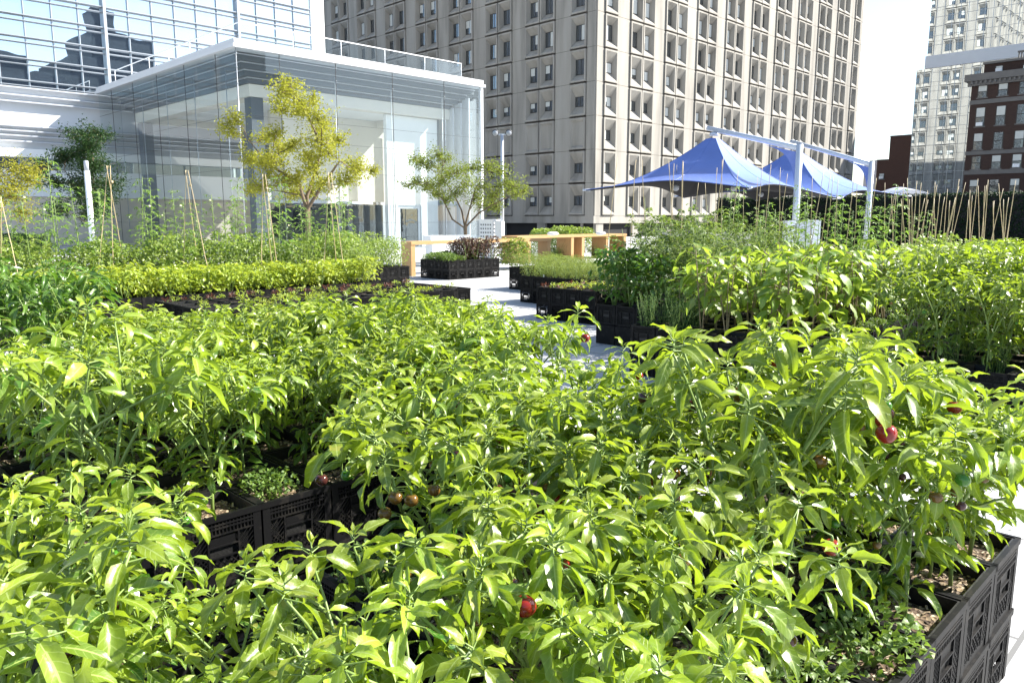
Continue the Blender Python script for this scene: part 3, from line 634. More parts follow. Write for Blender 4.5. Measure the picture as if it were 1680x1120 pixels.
for c in upper:
    b = c['b']; k = b['kind']; R.seed(BEDS.index(b) * 10007 + c['i'] * 101 + c['j'] * 7 + 3)
    i, j, x, y = c['i'], c['j'], c['x'] + R.uniform(-.05, .05), c['y'] + R.uniform(-.05, .05); n = b['name']; ph = cell_phrase(c)
    if k.startswith('pepper'):
        if n == 'M1' and i in (7, 8) and j == 1: 
            K['herb'].put(x, y, ZT, .8, 'low herb clump in ' + ph, 'herb', 'low herb clumps in crates'); continue
        if n == 'M1' and j == 0 and i == 2:
            K['herb'].put(x, y, ZT, 1.0, 'yellowish herb clump in ' + ph, 'herb', 'low herb clumps in crates')
            continue
        if n == 'F1' and i in (3, 4) and j == 0:
            K['herb'].put(x, y, ZT, 1.2, 'leafy herb clump in ' + ph, 'herb', 'low herb clumps in crates'); continue
        if n == 'F1' and j == 0 and i >= 5: y -= .05
        if n == 'F2' and i == 0 and j == 2:
            if j == 2: K['herb'].put(x, y, ZT, 1.1, 'trailing herb clump in ' + ph, 'herb', 'low herb clumps in crates')
            continue
        if n == 'BL' and i == 3:
            K['herb'].put(x, y, ZT, 1.0, 'creeping herb clump in ' + ph, 'herb', 'low herb clumps in crates'); continue
        if n == 'F1' and i < 2 and c['fw'] < 1.05: continue
        if n == 'M2' and i < 3 and j > 1:
            K['pepper_dark'].put(x, y, ZT, R.uniform(.9, 1.1), 'dark green pepper plant in ' + ph, 'pepper plant', 'dark pepper plants'); continue
        if n == 'R6' and i < 2: K['spiky'].put(x + R.uniform(-.08, .08), y + R.uniform(-.08, .08), ZT, R.uniform(.5, .7), 'spiky herb under pepper in ' + ph, 'herb', 'spiky herbs')
        s = (R.uniform(.84, 1.1) + .09 * math.sin(x * 3.1 + y * 1.7)) * ((.9 if i == 2 else 1.15) if n == 'BL' else 1.12 if n == 'M1' and j == 0 else .92 if n == 'M2' else 1) * (1.12 if n == 'F1' and i > 3 else 1)
        if n == 'F1' and i >= 5: K[k].put(x + R.uniform(-.08, .08), y + .07, ZT, .82, 'smaller pepper plant in ' + ph, 'pepper plant', G[k])
        K[k].put(x, y, ZT, s, D[k] + ' in ' + ph, 'pepper plant', G[k])
    elif k == 'seedling':
        red = (n == 'S' and (j >= 3 or i > 11)) or (n == 'R3' and i % 2 == 0)
        for q in (range(2) if n == 'R3' or j == 4 else [k_ for k_ in range(2) if R.random() < .4]):
            nm = 'lettuce' if (red and q == 0) else 'seedling'
            K[nm].put(x + (q - .5) * .14, y + R.uniform(-.06, .06), ZT, R.uniform(.55, .85), ('dark red lettuce in ' if nm == 'lettuce' else 'pale seedling in ') + ph, 'lettuce' if nm == 'lettuce' else 'seedling', 'red lettuces' if nm == 'lettuce' else 'pale seedlings')
    elif k == 'basil': K['basil'].put(x, y, ZT, R.uniform(.75, 1.3), 'bright lime basil plant in ' + ph, 'basil plant', 'basil plants in a row')
    elif k == 'bean':
        K['bean'].put(x, y, ZT, R.uniform(.7, 1.2) * (1 if n != 'R7' else 1.05), 'bushy bean plant in ' + ph, 'bean plant', 'bushy bean plants')
        if n == 'O' and (i * 3 + j * 5) % 7 < 3:
            K['okra'].put(x + R.uniform(-.15, .15), y + .1, ZT, R.uniform(.75, 1.15), 'tall flowering okra in ' + ph, 'okra plant', 'okra plants')
    elif k == 'eggplant':
        if n == 'E' and i < 2 and j >= 4: K['spiky'].put(x, y, ZT, R.uniform(.9, 1.1), 'dark spiky herb in ' + ph, 'herb', 'spiky herbs'); continue
        K['eggplant'].put(x, y, ZT, R.uniform(.85, 1.1), 'broad-leaved eggplant plant in ' + ph, 'eggplant', 'eggplant plants')
        if j < 2 and i % 2 == 0: K['herb'].put(x + .1, y - .12, ZT, .9, 'herb under eggplant in ' + ph, 'herb', 'low herb clumps in crates')
    elif k == 'tomato':
        if n == 'T' and (j == 4 and i < 3 or (i == 0 and j == 2)): K['basil_big'].put(x, y, ZT, R.uniform(1.0, 1.3), 'large green basil plant in ' + ph, 'basil plant', 'large basil plants')
        else: K['tomato'].put(x, y, ZT, R.uniform(.9, 1.15) * (1.18 if n == 'T' and j >= 2 else 1), 'feathery staked tomato plant in ' + ph, 'tomato plant', 'tomato plants')
    elif k == 'okra_mix':
        if (i * 5 + j * 3) % 7 < 2: K['okra'].put(x, y, ZT, R.uniform(.75, .98), 'tall flowering okra in ' + ph, 'okra plant', 'okra plants')
        elif (i + j) % 3: K['bean'].put(x, y, ZT, R.uniform(.7, .95), 'bushy bean plant in ' + ph, 'bean plant', 'bushy bean plants')
    elif k == 'bush': K['bush'].put(x, y, ZT, R.uniform(.85, 1.1), 'low yellow-green bush in ' + ph, 'bush', 'low yellow-green bushes')
    elif k == 'far_planter':
        if i + j * .0 >= 2 and j < 3: K['purple'].put(x, y, ZT, R.uniform(.85, 1.15), 'dark purple basil bush in ' + ph, 'basil plant', 'purple basil bushes')
        else: K['herb'].put(x, y, ZT, R.uniform(1.5, 2.2), 'low green herb clump in ' + ph, 'herb', 'low herb clumps in crates')
for kk in K.values():   # drop prototypes that found no place
    for o, u_ in zip(kk.p, kk.used):
        if not u_:
            for ch in list(o.children): bpy.data.objects.remove(ch)
            bpy.data.objects.remove(o)
# ------------------------------------------------------------------ bamboo canes
def cane_mesh(L, seed):
    rng = random.Random(seed); mb = MB(); n = 9; pts = []; rad = []
    for i in range(n + 1):
        f = i / n; pts.append((rng.uniform(-.003, .003), rng.uniform(-.003, .003), L * f)); rad.append(.0065 - .002 * f)
        if 0 < i < n: pts.append((pts[-1][0], pts[-1][1], L * f + .012)); rad.append(.0075 - .002 * f)
    mb.tube(pts, rad, 6); return mb.mesh('bamboo_cane', [M['bamboo']])
CANES = [cane_mesh(2.3, i) for i in range(4)]
def aim(o, a, b):
    d = Vector(b) - Vector(a); o.location = a; o.rotation_mode = 'QUATERNION'; o.rotation_quaternion = UP.rotation_difference(d.normalized()); o.scale = (1, 1, d.length / 2.3)
where = ['leftmost', 'second', 'third', 'fourth', 'fifth']
for n, (u, v, dp, feet) in enumerate([(-4, 330, 11.2, [(35, 440), (-60, 440)]), (182, 280, 12.8, [(154, 432), (183, 436), (208, 440)]), (311, 287, 13.6, [(297, 432), (345, 432)]), (437, 293, 14.2, [(426, 425), (457, 428)]), (545, 290, 14.8, [(528, 420), (566, 424)])]):
    top = P(u, v, dp); root = empty('cane_tripod', (top.x, top.y, ZT))
    fs = feet if len(feet) > 2 else feet + [((feet[0][0] + feet[1][0]) / 2 + 6, 424)]
    for m, (fu, fv) in enumerate(fs):
        q = P(fu, fv, dp + (-.25, -.2, .35)[m]); q.z = ZT; d = (P(u + (-6, 1, 6)[m % 3] * -(1 if fu > u else -1), v, dp) - q)
        o = inst('bamboo_cane', CANES[(n + m) % 4], parent=None); aim(o, q, q + d * 1.04); o.parent = root; o.matrix_parent_inverse = Matrix.Translation((-top.x, -top.y, -ZT))
    mb = MB(); mb.tube([(-.0, 0, 0), (.0, 0, .04)], .022, 8); tie = mb.build('tie', [M['bamboo']], root, (0, 0, (top.z - ZT) * .9))
    tag(root, f'tripod of tied bamboo canes over the okra, {where[n]} from the white post' if n != 1 else 'tripod of three tied bamboo canes directly beside the white post', 'plant support', 'bamboo tripods')
spots = []
rr = random.Random(5)
for u, v, dp in [(1013, 258, 12.2), (1043, 262, 11.5), (1053, 262, 12.6), (1097, 262, 12.4), (1106, 268, 12.8), (1120, 264, 11.8), (1121, 266, 12.6), (1146, 300, 15), (1157, 300, 14.6), (1176, 275, 12.5), (1187, 258, 11.5), (1185, 262, 12.2), (1211, 280, 13), (1220, 310, 16), (1243, 290, 14), (1251, 272, 12.6), (1265, 270, 13), (1280, 275, 13), (1292, 285, 14), (1333, 290, 13.4), (1352, 278, 12.6), (1362, 288, 13), (1367, 290, 14), (1375, 295, 13.6), (1402, 282, 13), (1407, 292, 14), (1438, 292, 14.6), (1452, 300, 15)]:
    spots.append((u, v, dp))
for k in range(40):
    spots.append((1462 + k * 5.2 + rr.uniform(-3, 3), rr.uniform(292, 330), rr.uniform(12.5, 16.5)))
for n, (u, v, dp) in enumerate(spots):
    a = P(u, v, dp); lean = rr.uniform(-.22, .22) if u < 1462 else rr.uniform(-.3, .3); q = Vector((a.x + lean * .7, a.y - lean * .7 + rr.uniform(-.1, .1), ZT if dp < 16 else 0))
    o = inst('bamboo_cane', CANES[n % 4]); aim(o, q, a)
    nb_ = 'blue canopies' if u < 1462 else 'dark hedge'
    tag(o, f"thin bamboo cane standing before the {nb_}, {ORD[n + 1] if n < 28 else ORD[min(n - 27, 28)] if n < 55 else ORD[n - 54]} of those {'in the open' if n < 28 else 'left of the thick clump' if n < 55 else 'right of the thick clump'}", 'bamboo cane', 'bamboo canes')
# plant tags
for n, (u, v, z) in enumerate([(72, 662, .66), (89, 755, .66), (892, 452, .58), (958, 452, .58)]):
    mb = MB(); mb.box((-.012, -.001, -.09), (.012, .001, .05)); fw, r_, up_ = ray(u, v); t = (z - EYE) / up_
    o = mb.build('plant_label', [M['white_tag']], None, ((fw + r_) * t / S2, (fw - r_) * t / S2, z - .03), .6 + n)
    tag(o, ['small white plant label in the left pepper bed', 'lower white plant label among the near left peppers', 'white plant label at the low bushes nearest the path', 'white plant label farther along the low bushes'][n], 'plant label', 'white plant labels')
fl = MB(); rng = random.Random(9)
for k in range(90):
    t = rng.random(); x = rng.uniform(2.6, 6.6); y = rng.uniform(-.3, .55) if t < .5 else rng.uniform(.9, 3.0) if x > 3.7 else -.2
    sleaf(fl, (x, y, .006), rdir(rng, -2, 6), rng.uniform(.03, .06), rng.uniform(.012, .025), rng, None, 0, .15, .1)
tag(fl.build('fallen_leaves', [M['tree_gold']], col=True), 'dry leaves scattered over the bright paving at the crate edge', 'leaves', kind='stuff')
# ------------------------------------------------------------------ wooden counters
def counter(name, x0, y0, L, depth, zt, legs, label):
    root = empty(name, (x0, y0, 0)); mb = MB(); mb.box((0, 0, zt - .10), (L, depth, zt)); mb.build('counter_top', [M['cedar']], root)
    for k, (lx, th) in enumerate(legs):
        m = MB(); m.box((lx, .02, 0), (lx + th, depth * .48, zt - .10)); m.box((lx + .012, depth * .48 + .006, 0), (lx + th - .012, depth - .03, zt - .10))
        m.build('leg', [M['cedar']], root)
    tag(root, label, 'counter', 'timber counters'); return root
counter('timber_counter', 21.85, 21.55, 7.2, .9, 1.08, [(0, .17), (.62, .17), (3.3, .17), (4.0, .17), (5.7, .17), (7.0, .17)], 'long cedar counter on slab legs beside the clipped bush bed')
counter('timber_counter', 14.55, 18.9, 6.4, .55, 1.06, [(0, .16), (2.6, .16), (6.2, .16)], 'narrower cedar counter behind the purple basil planter')
mb = MB(); mb.box((0, 0, 0), (.95, .5, .26)); mb.box((.97, 0, 0), (1.92, .5, .26)); o = mb.build('storage_box', [M['white_metal']], None, (20.2, 24.2, 1.02)); 
o.location = (18.0, 22.2, .88)
tag(o, 'pair of joined low white boxes on a stand behind the narrower cedar counter', 'storage box')
mb = MB(); mb.box((.1, .04, -.86), (1.8, .46, -.004)); st = mb.build('stand', [M['white_metal']], o)
# things on / round the long counter
for n, (u, v, dp) in enumerate([(907, 379, 31.6), (985, 374, 32.5)]):
    p = P(u, v, dp); mb = MB(); rng = random.Random(n)
    mb.ball((0, 0, .0), .5, 0, 12, 8, .42, .12); ob = mb.build('white_bag', [M['white_wall']], None, (p.x, p.y, 1.08 + .08), n); ob.scale = (.55, .4, .42)
    tag(ob, ['flat white sack lying on the long cedar counter', 'taller white bundle resting farther along the long cedar counter'][n], 'sack')
GR = [tuft(400 + i, 1.05, .5, 130) for i in range(2)]
for n, (u, dp) in enumerate([(893, 33.2), (906, 34.0), (915, 33.4), (946, 34.5), (977, 35), (872, 34)]):
    p = P(u, 400, dp); o = inst('ornamental_grass', GR[n % 2], (p.x, p.y, 0), n, None, R.uniform(.95, 1.2))
    tag(o, f'arching ornamental grass behind the long cedar counter, {ORD[n + 1]} clump', 'grass clump', 'ornamental grass clumps')
BG = [bushy(420 + i, 1.5, .8, 1500, .12, .085, 'bean', True, stems=9, name='leafy_shrub', shell=.6, top_heavy=.15) for i in range(2)]
for n, (u, v, dp, s, lab) in enumerate([(925, 372, 36, .95, 'bushy light green shrub rising above the long cedar counter'), (955, 374, 36.5, .9, 'second light green shrub above the cedar counter nearer the tower corner'), (890, 376, 36.6, .85, 'low shrub behind the corner of the long cedar counter'), (842, 392, 27, .8, 'leafy shrub beside the purple basil planter'), (20, 384, 31, 1.0, 'rounded dark hedge shrub at the foot of the white wall'), (55, 386, 31.5, .9, 'second dark hedge shrub at the foot of the white wall')]):
    p = P(u, v, dp); o = inst('leafy_shrub', BG[n % 2], (p.x, p.y, 0), n, None, (s, s, p.z / 1.5)); tag(o, lab, 'shrub', 'shrubs around the terrace')
    if n >= 4: o.data = o.data.copy(); o.data.materials[1] = M['tree_dark']
# ------------------------------------------------------------------ posts, lamp, cabinets
p = P(152, 395, 25); tp = P(141, 262, 25); mb = MB(); mb.tube([(0, 0, 0), (0, 0, tp.z - .35), ], .085, 14); root = mb.build('light_column', [M['white_metal']], None, (p.x, p.y, 0))
m2 = MB(); m2.tube([(0, 0, 0), (0, 0, .3), (0, 0, .32)], [.07, .07, .03], 14); m2.build('light_head', [M['lamp_glass']], root, (0, 0, tp.z - .345)); tag(root, 'white cylindrical light column rising beside the bamboo tripod', 'light column')
p = P(824, 384, 33); tp = P(824, 216, 33); root = empty('lamp_post', (p.x, p.y, 0)); mb = MB(); mb.tube([(0, 0, 0), (0, 0, tp.z - .12)], [.085, .07], 12); mb.build('pole', [M['grey_metal']], root)
mb = MB(); mb.bar((-.22, .22, tp.z - .12), (.22, -.22, tp.z - .12), .06); mb.build('crossbar', [M['grey_metal']], root)
for s in (-1, 1):
    m = MB(); m.tube([(0, 0, 0), (-.02, -.02, -.02), (-.12, -.12, -.06), (-.14, -.14, -.07)], [.05, .12, .15, .14], 12); h = m.build('lamp_head', [M['dark_metal']], root, (-s * .2, s * .2, tp.z - .02))
    m = MB(); m.tube([(-.141, -.141, -.072), (-.146, -.146, -.074)], .12, 12); m.build('lens', [M['lamp_glass']], h)
cab = MB(); cab.box((-.02, -.32, 1.05), (.16, .08, 1.75)); cb = cab.build('control_box', [M['white_metal']], root, (-.26, .08, -.1))
tag(root, 'slim grey lamp post with twin round spotlights beside the timber counter', 'lamp post')
pc = P(804, 392, 33.4); mb = MB(); mb.box((-.25, -.4, 0), (.25, .4, 1.68)); mb.box((-.3, -.45, 1.68), (.3, .45, 1.74))
o = mb.build('ventilation_cabinet', [M['white_metal']], None, (pc.x, pc.y, 0))
m = MB()
for a in range(5):
    for bb in range(9): m.box((-.256, -.33 + a * .145, .15 + bb * .165), (-.251, -.25 + a * .145, .22 + bb * .165))
for a in range(3):
    for bb in range(9): m.box((-.17 + a * .145, -.406, .15 + bb * .165), (-.09 + a * .145, -.401, .22 + bb * .165))
m.build('perforated_panel', [M['dark_grey']], o); tag(o, 'pale ventilation cabinet with square perforations left of the lamp post', 'cabinet')
# ------------------------------------------------------------------ trees
def tree(name, label, base, depth, blobs, leafm, lsize, trunk_r, stems, dens=1.0, seed=1, group='terrace trees'):
    rng = random.Random(seed); bu, bv = base; b = P(bu, bv, depth); root = empty(name, (b.x, b.y, 0)); k = depth / 1276
    rt = Vector((1 / S2, -1 / S2, 0)); fd = Vector((1 / S2, 1 / S2, 0)); tr = MB(); cr = MB()
    nodes = []
    def loc(u, v, dz=0):
        q = P(u, v, depth) - Vector((b.x, b.y, 0)); return q + fd * dz
    zt = loc(*stems[0][-1]).z
    for st in stems:
        pts = [Vector((0, 0, 0))] + [loc(u, v, rng.uniform(-.3, .3)) for u, v in st]
        rad = [trunk_r * (1 - .8 * i / (len(pts) - 1)) for i in range(len(pts))]; tr.tube(pts, rad, 8)
        for i, q in enumerate(pts[1:]): nodes.append((q, rad[i + 1]))
    for u, v, r in blobs:
        rad = r * k * 1.4; c = loc(u, v, rng.uniform(-1, 1) * (1.1 + rad * .5)); 
        q, qr = min(nodes, key=lambda n: (n[0] - c).length + max(0, n[0].z - c.z) * 1.2)
        mid = q.lerp(c, .5) + Vector((rng.uniform(-.15, .15), rng.uniform(-.15, .15), rng.uniform(-.05, .2)))
        tr.tube([q, mid, c], [min(qr, .05) * .55, .016, .007], 5); 
        for t in range(13):
            e = c + rdir(rng, -35, 65) * rad * rng.uniform(.6, 1.55); q0 = mid.lerp(c, rng.uniform(.35, 1))
            tr.tube([q0, q0.lerp(e, .5) + UP * .03, e], [.008, .005, .003], 4)
            m = int(dens * 56 * (rad / .8) ** 1.2 * (.1 / lsize)) + 6
            for j in range(m):
                w = q0.lerp(e, rng.uniform(.15, 1.1)) + Vector((rng.gauss(0, 1), rng.gauss(0, 1), rng.gauss(0, .8))) * (.05 + rad * .17)
                sleaf(cr, w, rdir(rng, -60, 40), lsize * rng.uniform(.6, 1.25), lsize * .55 * rng.uniform(.8, 1.2), rng)
    tr.build('trunk', [M['bark']], root); cr.build('crown', [M[leafm]], root, col=True); tag(root, label, 'tree', group); return root
z4 = lambda L: [(360 + x / 4, 120 + y / 4, r / 4) for x, y, r in L]
tree('golden_tree', 'tall golden-leaved tree with tiered crown before the glass pavilion', (505, 400), 27,
     z4([(420, 70, 50), (390, 130, 40), (470, 140, 55), (600, 160, 28), (500, 220, 60), (580, 270, 60), (470, 280, 45), (690, 330, 75), (620, 340, 50), (760, 420, 55), (160, 320, 40), (120, 400, 45), (230, 400, 50), (430, 410, 40), (330, 480, 60), (470, 470, 40), (200, 560, 55), (280, 610, 75), (400, 590, 65), (530, 540, 70), (640, 450, 70), (740, 540, 75), (820, 620, 70), (940, 625, 42), (1000, 630, 26), (880, 720, 45), (620, 640, 60), (500, 720, 75), (380, 720, 60), (160, 760, 38), (260, 750, 45), (720, 720, 60), (440, 800, 60), (600, 780, 40)]),
     'tree_gold', .105, .085, [[(506, 345), (503, 322), (515, 280), (528, 240), (505, 190), (475, 140)], [(506, 345), (490, 300), (440, 270), (410, 235)], [(506, 345), (530, 305), (560, 265), (580, 280)]], 1.15, 11)
z2 = lambda L: [(640 + x / 6.22, 220 + y / 6.22, r / 6.22) for x, y, r in L]
tree('multi_stem_tree', 'broad green multi-stemmed tree beside the lamp post', (765, 395), 31,
     z2([(500, 220, 55), (570, 240, 45), (240, 260, 45), (330, 290, 60), (450, 340, 80), (600, 380, 95), (720, 420, 95), (840, 350, 70), (1000, 370, 85), (1130, 390, 70), (1280, 540, 70), (1380, 580, 45), (230, 480, 42), (200, 540, 35), (400, 500, 65), (550, 520, 85), (800, 540, 95), (960, 560, 95), (1090, 650, 80), (1200, 560, 70), (470, 620, 60), (590, 700, 45), (950, 720, 75), (1080, 760, 60), (360, 570, 45), (680, 620, 70), (860, 660, 70), (1300, 620, 40), (1180, 480, 60)]),
     'tree_green', .095, .055, [[(763, 372), (757, 345), (745, 320), (725, 290)], [(764, 370), (770, 345), (780, 310), (800, 280)], [(762, 374), (742, 360), (728, 330), (715, 310)], [(765, 372), (785, 350), (810, 335), (840, 320)]], .8, 12)
z3 = lambda L: [(x / 2.667, y / 2.667, r / 2.667) for x, y, r in L]
tree('dark_tree', 'dark green tree behind the white light column', (152, 400), 34,
     z3([(390, 600, 40), (430, 590, 35), (420, 660, 48), (350, 645, 40), (270, 670, 36), (230, 690, 32), (330, 710, 46), (260, 740, 32), (240, 800, 34), (300, 820, 42), (420, 740, 48), (380, 800, 50), (450, 800, 45), (320, 860, 42), (400, 880, 50), (460, 870, 40), (300, 920, 36), (360, 930, 40), (440, 940, 40)]),
     'tree_dark', .12, .07, [[(152, 370), (152, 320), (150, 280), (148, 240)], [(152, 340), (135, 310), (110, 280)]], 1.7, 13)
tree('golden_tree', 'yellowing small tree at the far left edge before the white wall', (5, 400), 30,
     z3([(10, 730, 45), (40, 750, 42), (70, 790, 35), (20, 810, 45), (50, 860, 42), (10, 890, 45), (60, 920, 36), (-50, 760, 60), (-60, 850, 60), (25, 940, 40)]),
     'tree_gold', .11, .07, [[(5, 370), (0, 330), (-6, 290)]], .9, 14)
# ------------------------------------------------------------------ canopies
def canopy(center, zc, half, corner_z, peak_z, beam_u, post_xy, post_z, beam_z, label, mat='blue', seg=40):
    cx, cy = center; root = empty('cantilever_canopy', (post_xy[0], post_xy[1], 0)); inv = Matrix.Translation((-post_xy[0], -post_xy[1], 0))
    cor = [Vector((cx + sx * half, cy + sy * half, z)) for (sx, sy), z in zip(((-1, -1), (1, -1), (1, 1), (-1, 1)), corner_z)]   # near, right, far, left
    rim = []; mid_top = Vector((cx, cy, 0))
    for e in range(4):
        a, b = cor[e], cor[(e + 1) % 4]
        for i in range(seg):
            f = i / seg; q = a.lerp(b, f); k = math.sin(pi * f); inw = Vector((cx, cy, q.z)) - q
            q = q + inw * .19 * k; q.z += .30 * k; rim.append(q)
    n = len(rim); rings = 16; vs = []; fs = []; top = Vector((cx, cy, peak_z))
    for r in range(rings + 1):
        s = .055 + .945 * r / rings
        for q in rim:
            h = top.lerp(Vector((q.x, q.y, 0)), s); z = q.z + (peak_z - q.z) * (1 - s) ** 1.75
            vs.append((h.x, h.y, z))
    for r in range(rings):
        for i in range(n): fs.append((r * n + i, (r + 1) * n + i, (r + 1) * n + (i + 1) % n, r * n + (i + 1) % n))
    mb = MB(); mb.add(vs, fs, 0, None, True); o = mb.build('fabric', [M[mat]], root); o.matrix_parent_inverse = inv
    sm_ = MB()
    for q in range(0, n, seg // 2):
        sm_.tube([Vector(vs[r * n + q]) + UP * .004 for r in range(rings + 1)], .008 if q % seg == 0 else .004, 5)
    sm_.tube([Vector(p_) + UP * .004 for p_ in vs[rings * n:]] + [Vector(vs[rings * n]) + UP * .004], .014, 5)
    h = sm_.build('seam', [M[mat]], root); h.matrix_parent_inverse = inv
    under = MB(); under.add([(x, y, z - .03) for x, y, z in vs], [tuple(reversed(f)) for f in fs], 0, None, True)  # underside of the same fabric as its own sheet, its shade painted in
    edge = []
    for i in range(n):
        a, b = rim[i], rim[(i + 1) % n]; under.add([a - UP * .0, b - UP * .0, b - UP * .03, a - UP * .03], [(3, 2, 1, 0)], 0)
    u_ = under.build('shaded_underside', [M['under']], root); u_.matrix_parent_inverse = inv
    mb = MB(); mb.tube([(cx, cy, peak_z - .08), (cx, cy, peak_z + .02)], [half * .05, half * .045], 20); mb.tube([(cx, cy, peak_z), (cx, cy, beam_z)], .06, 10); h = mb.build('peak_ring', [M['grey_metal']], root); h.matrix_parent_inverse = inv
    px, py = post_xy; mb = MB(); mb.tube([(px, py, 0), (px, py, post_z)], .105, 16); mb.tube([(px, py, 0), (px, py, .03)], .3, 16); h = mb.build('post', [M['grey_metal']], root); h.matrix_parent_inverse = inv
    d = (Vector((px, py, 0)) - Vector((cx, cy, 0))).normalized(); a = Vector((cx, cy, beam_z)) - d * .3; b = Vector((px, py, post_z - .12)); mb = MB(); mb.tube([a, b], [.085, .095], 14); h = mb.build('beam', [M['grey_metal']], root); h.matrix_parent_inverse = inv
    t = (b - a).normalized(); g0 = b - d * .12; q1 = g0 - t * 1.25 - UP * .1; sd = d.cross(UP) * .012; mb = MB(); arc = [g0 - UP * .1]; 
    for i in range(9):
        f = i / 8; c = q1.lerp(g0 - UP * 1.1, f) + (g0 - (q1.lerp(g0 - UP * 1.1, .5))) * .45 * math.sin(pi * f); arc.append(c)
    m = len(arc); mb.add([p_ - sd for p_ in arc] + [p_ + sd for p_ in arc], [tuple(range(m)), tuple(range(2 * m - 1, m - 1, -1))] + [(i, m + i, m + (i + 1) % m, (i + 1) % m) for i in range(m)])
    h = mb.build('gusset_plate', [M['blue']], root); h.matrix_parent_inverse = inv
    for i, q in enumerate(cor):
        mb = MB(); w = (Vector((cx, cy, q.z)) - q).normalized(); mb.tube([q - w * .06, q + w * .22], [.035, .05], 8); h = mb.build('corner_plate', [M['grey_metal']], root); h.matrix_parent_inverse = inv
    for s in (-.32, .12):
        q = cor[3].lerp(cor[1], .5 + s * .5) + Vector((-.6, -.6, 0)); q.z = cor[3].z + .05; mb = MB(); mb.tube([q + UP * .8, q + UP * .1], .008, 5); mb.ball(q, .12, 1, 10, 7); h = mb.build('pendant_lamp', [M['dark_metal'], M['lamp_glass']], root); h.matrix_parent_inverse = inv
    tag(root, label, 'canopy', 'cantilever canopies'); return root
c1 = P(1167, 330, 28); p1 = P(1304, 380, 25); z1 = P(1304, 237, 25).z; bz1 = P(1167, 209, 28).z; pk1 = P(1178, 219, 28).z
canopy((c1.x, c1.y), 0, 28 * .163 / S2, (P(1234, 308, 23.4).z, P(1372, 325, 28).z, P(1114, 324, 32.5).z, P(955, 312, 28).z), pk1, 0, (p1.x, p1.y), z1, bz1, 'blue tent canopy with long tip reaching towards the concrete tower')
c2 = P(1300, 330, 36); p2 = P(1422, 380, 31.5); z2_ = P(1422, 265, 31.5).z; bz2 = P(1298, 231, 36).z; pk2 = P(1300, 242, 36).z
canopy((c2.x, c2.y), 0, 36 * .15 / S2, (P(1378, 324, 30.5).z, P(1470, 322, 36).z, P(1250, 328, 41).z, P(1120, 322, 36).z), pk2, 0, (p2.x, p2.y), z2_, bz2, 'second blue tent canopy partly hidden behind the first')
c3 = P(1474, 340, 46); p3 = P(1475, 380, 48)
mb = MB(); vs = []; fs = []; N = 24; rt = Vector((1 / S2, -1 / S2, 0)); fd = Vector((1 / S2, 1 / S2, 0))
for i in range(N + 1):
    f = i / N; a = -1 + 2 * f
    for s, dz in ((-1, 0), (0, .22), (1, 0)):
        vs.append(Vector((c3.x, c3.y, 0)) + rt * a * 1.25 + fd * s * 1.6 + UP * (2.95 + .4 * (1 - a * a) + dz))
for i in range(N):
    for s in range(2): fs.append((i * 3 + s, i * 3 + s + 1, i * 3 + s + 4, i * 3 + s + 3))
mb.add(vs, fs, 0, None, True); rt3 = empty('arched_awning', (c3.x, c3.y, 0)); o = mb.build('fabric', [M['pale_fabric']], rt3, (-c3.x, -c3.y, 0))
sm = o.modifiers.new('thickness', 'SOLIDIFY'); sm.thickness = .03
for a in (-1, 1):
    for s in (-1, 1):
        q = rt * a * 1.18 + fd * s * 1.5; mb = MB(); mb.tube([q, q + UP * 2.95], .05, 8); mb.build('post', [M['grey_metal']], rt3)
tag(rt3, 'pale arched awning peeking out behind the second blue canopy', 'awning')
# white cabinets at the first canopy post
pc = P(1318, 380, 24.4); root = empty('utility_cabinet', (pc.x, pc.y, 0))
for nm, u0, u1, top, m_ in (('side_panel', 1291, 1304, 362, 'white_metal'), ('door', 1306, 1331, 364, 'panel_grey'), ('side_panel', 1332, 1346, 361, 'white_metal')):
    a, b = P(u0, 380, 24.4), P(u1, 380, 24.42); zt = P(u0, top, 24.4).z; mb = MB(); w = b - a; mb.obox((a.x - pc.x, a.y - pc.y, 0), (w.x, w.y, 0), (.28, .28, 0), (0, 0, zt)); h = mb.build(nm, [M[m_]], root)
    if nm == 'door': mm = MB(); q = Vector((b.x - pc.x, b.y - pc.y, 1.0)) - Vector((w.x, w.y, 0)) * .15 - Vector((.02, .02, 0)); mm.tube([q, q + UP * .18], .012, 6); mm.build('handle', [M['dark_metal']], h)
tag(root, 'white utility cabinet at the foot of the nearer canopy post', 'cabinet')
for n, (u0, u1, dp, lab) in enumerate([(1150, 1233, 27, 'long pale planter trough before the dark hedge under the canopy'), (1085, 1148, 27.4, 'shorter pale planter trough nearer the tower corner')]):
    a, b = P(u0, 384, dp), P(u1, 384, dp); w = b - a; w.z = 0; mb = MB(); zt = P(u0, 381, dp).z; fdv = Vector((.35, .35, 0))
    mb.obox((0, 0, 0), w, fdv, UP * (zt - .05)); mb.obox(-w * .01 - fdv * .06 + UP * (zt - .05), w * 1.02, fdv * 1.12, UP * .05); mb.obox(w * .03 + fdv * .1 + UP * (zt - .0), w * .94, fdv * .8, UP * .004, 1)
    o = mb.build('planter_trough', [M['cream_wall'], M['soil']], None, (a.x, a.y, 0)); tag(o, lab, 'planter')
    for q in range(3):
        pp = a + w * (.2 + .3 * q) + fdv * .5; oo = inst('trough_shrub', BG[q % 2], (pp.x, pp.y, zt), q, None, (.35, .35, .38)); tag(oo, f'{ORD[q + 1]} small shrub growing in the ' + ('long pale trough' if n == 0 else 'shorter pale trough'), 'shrub', 'trough shrubs')
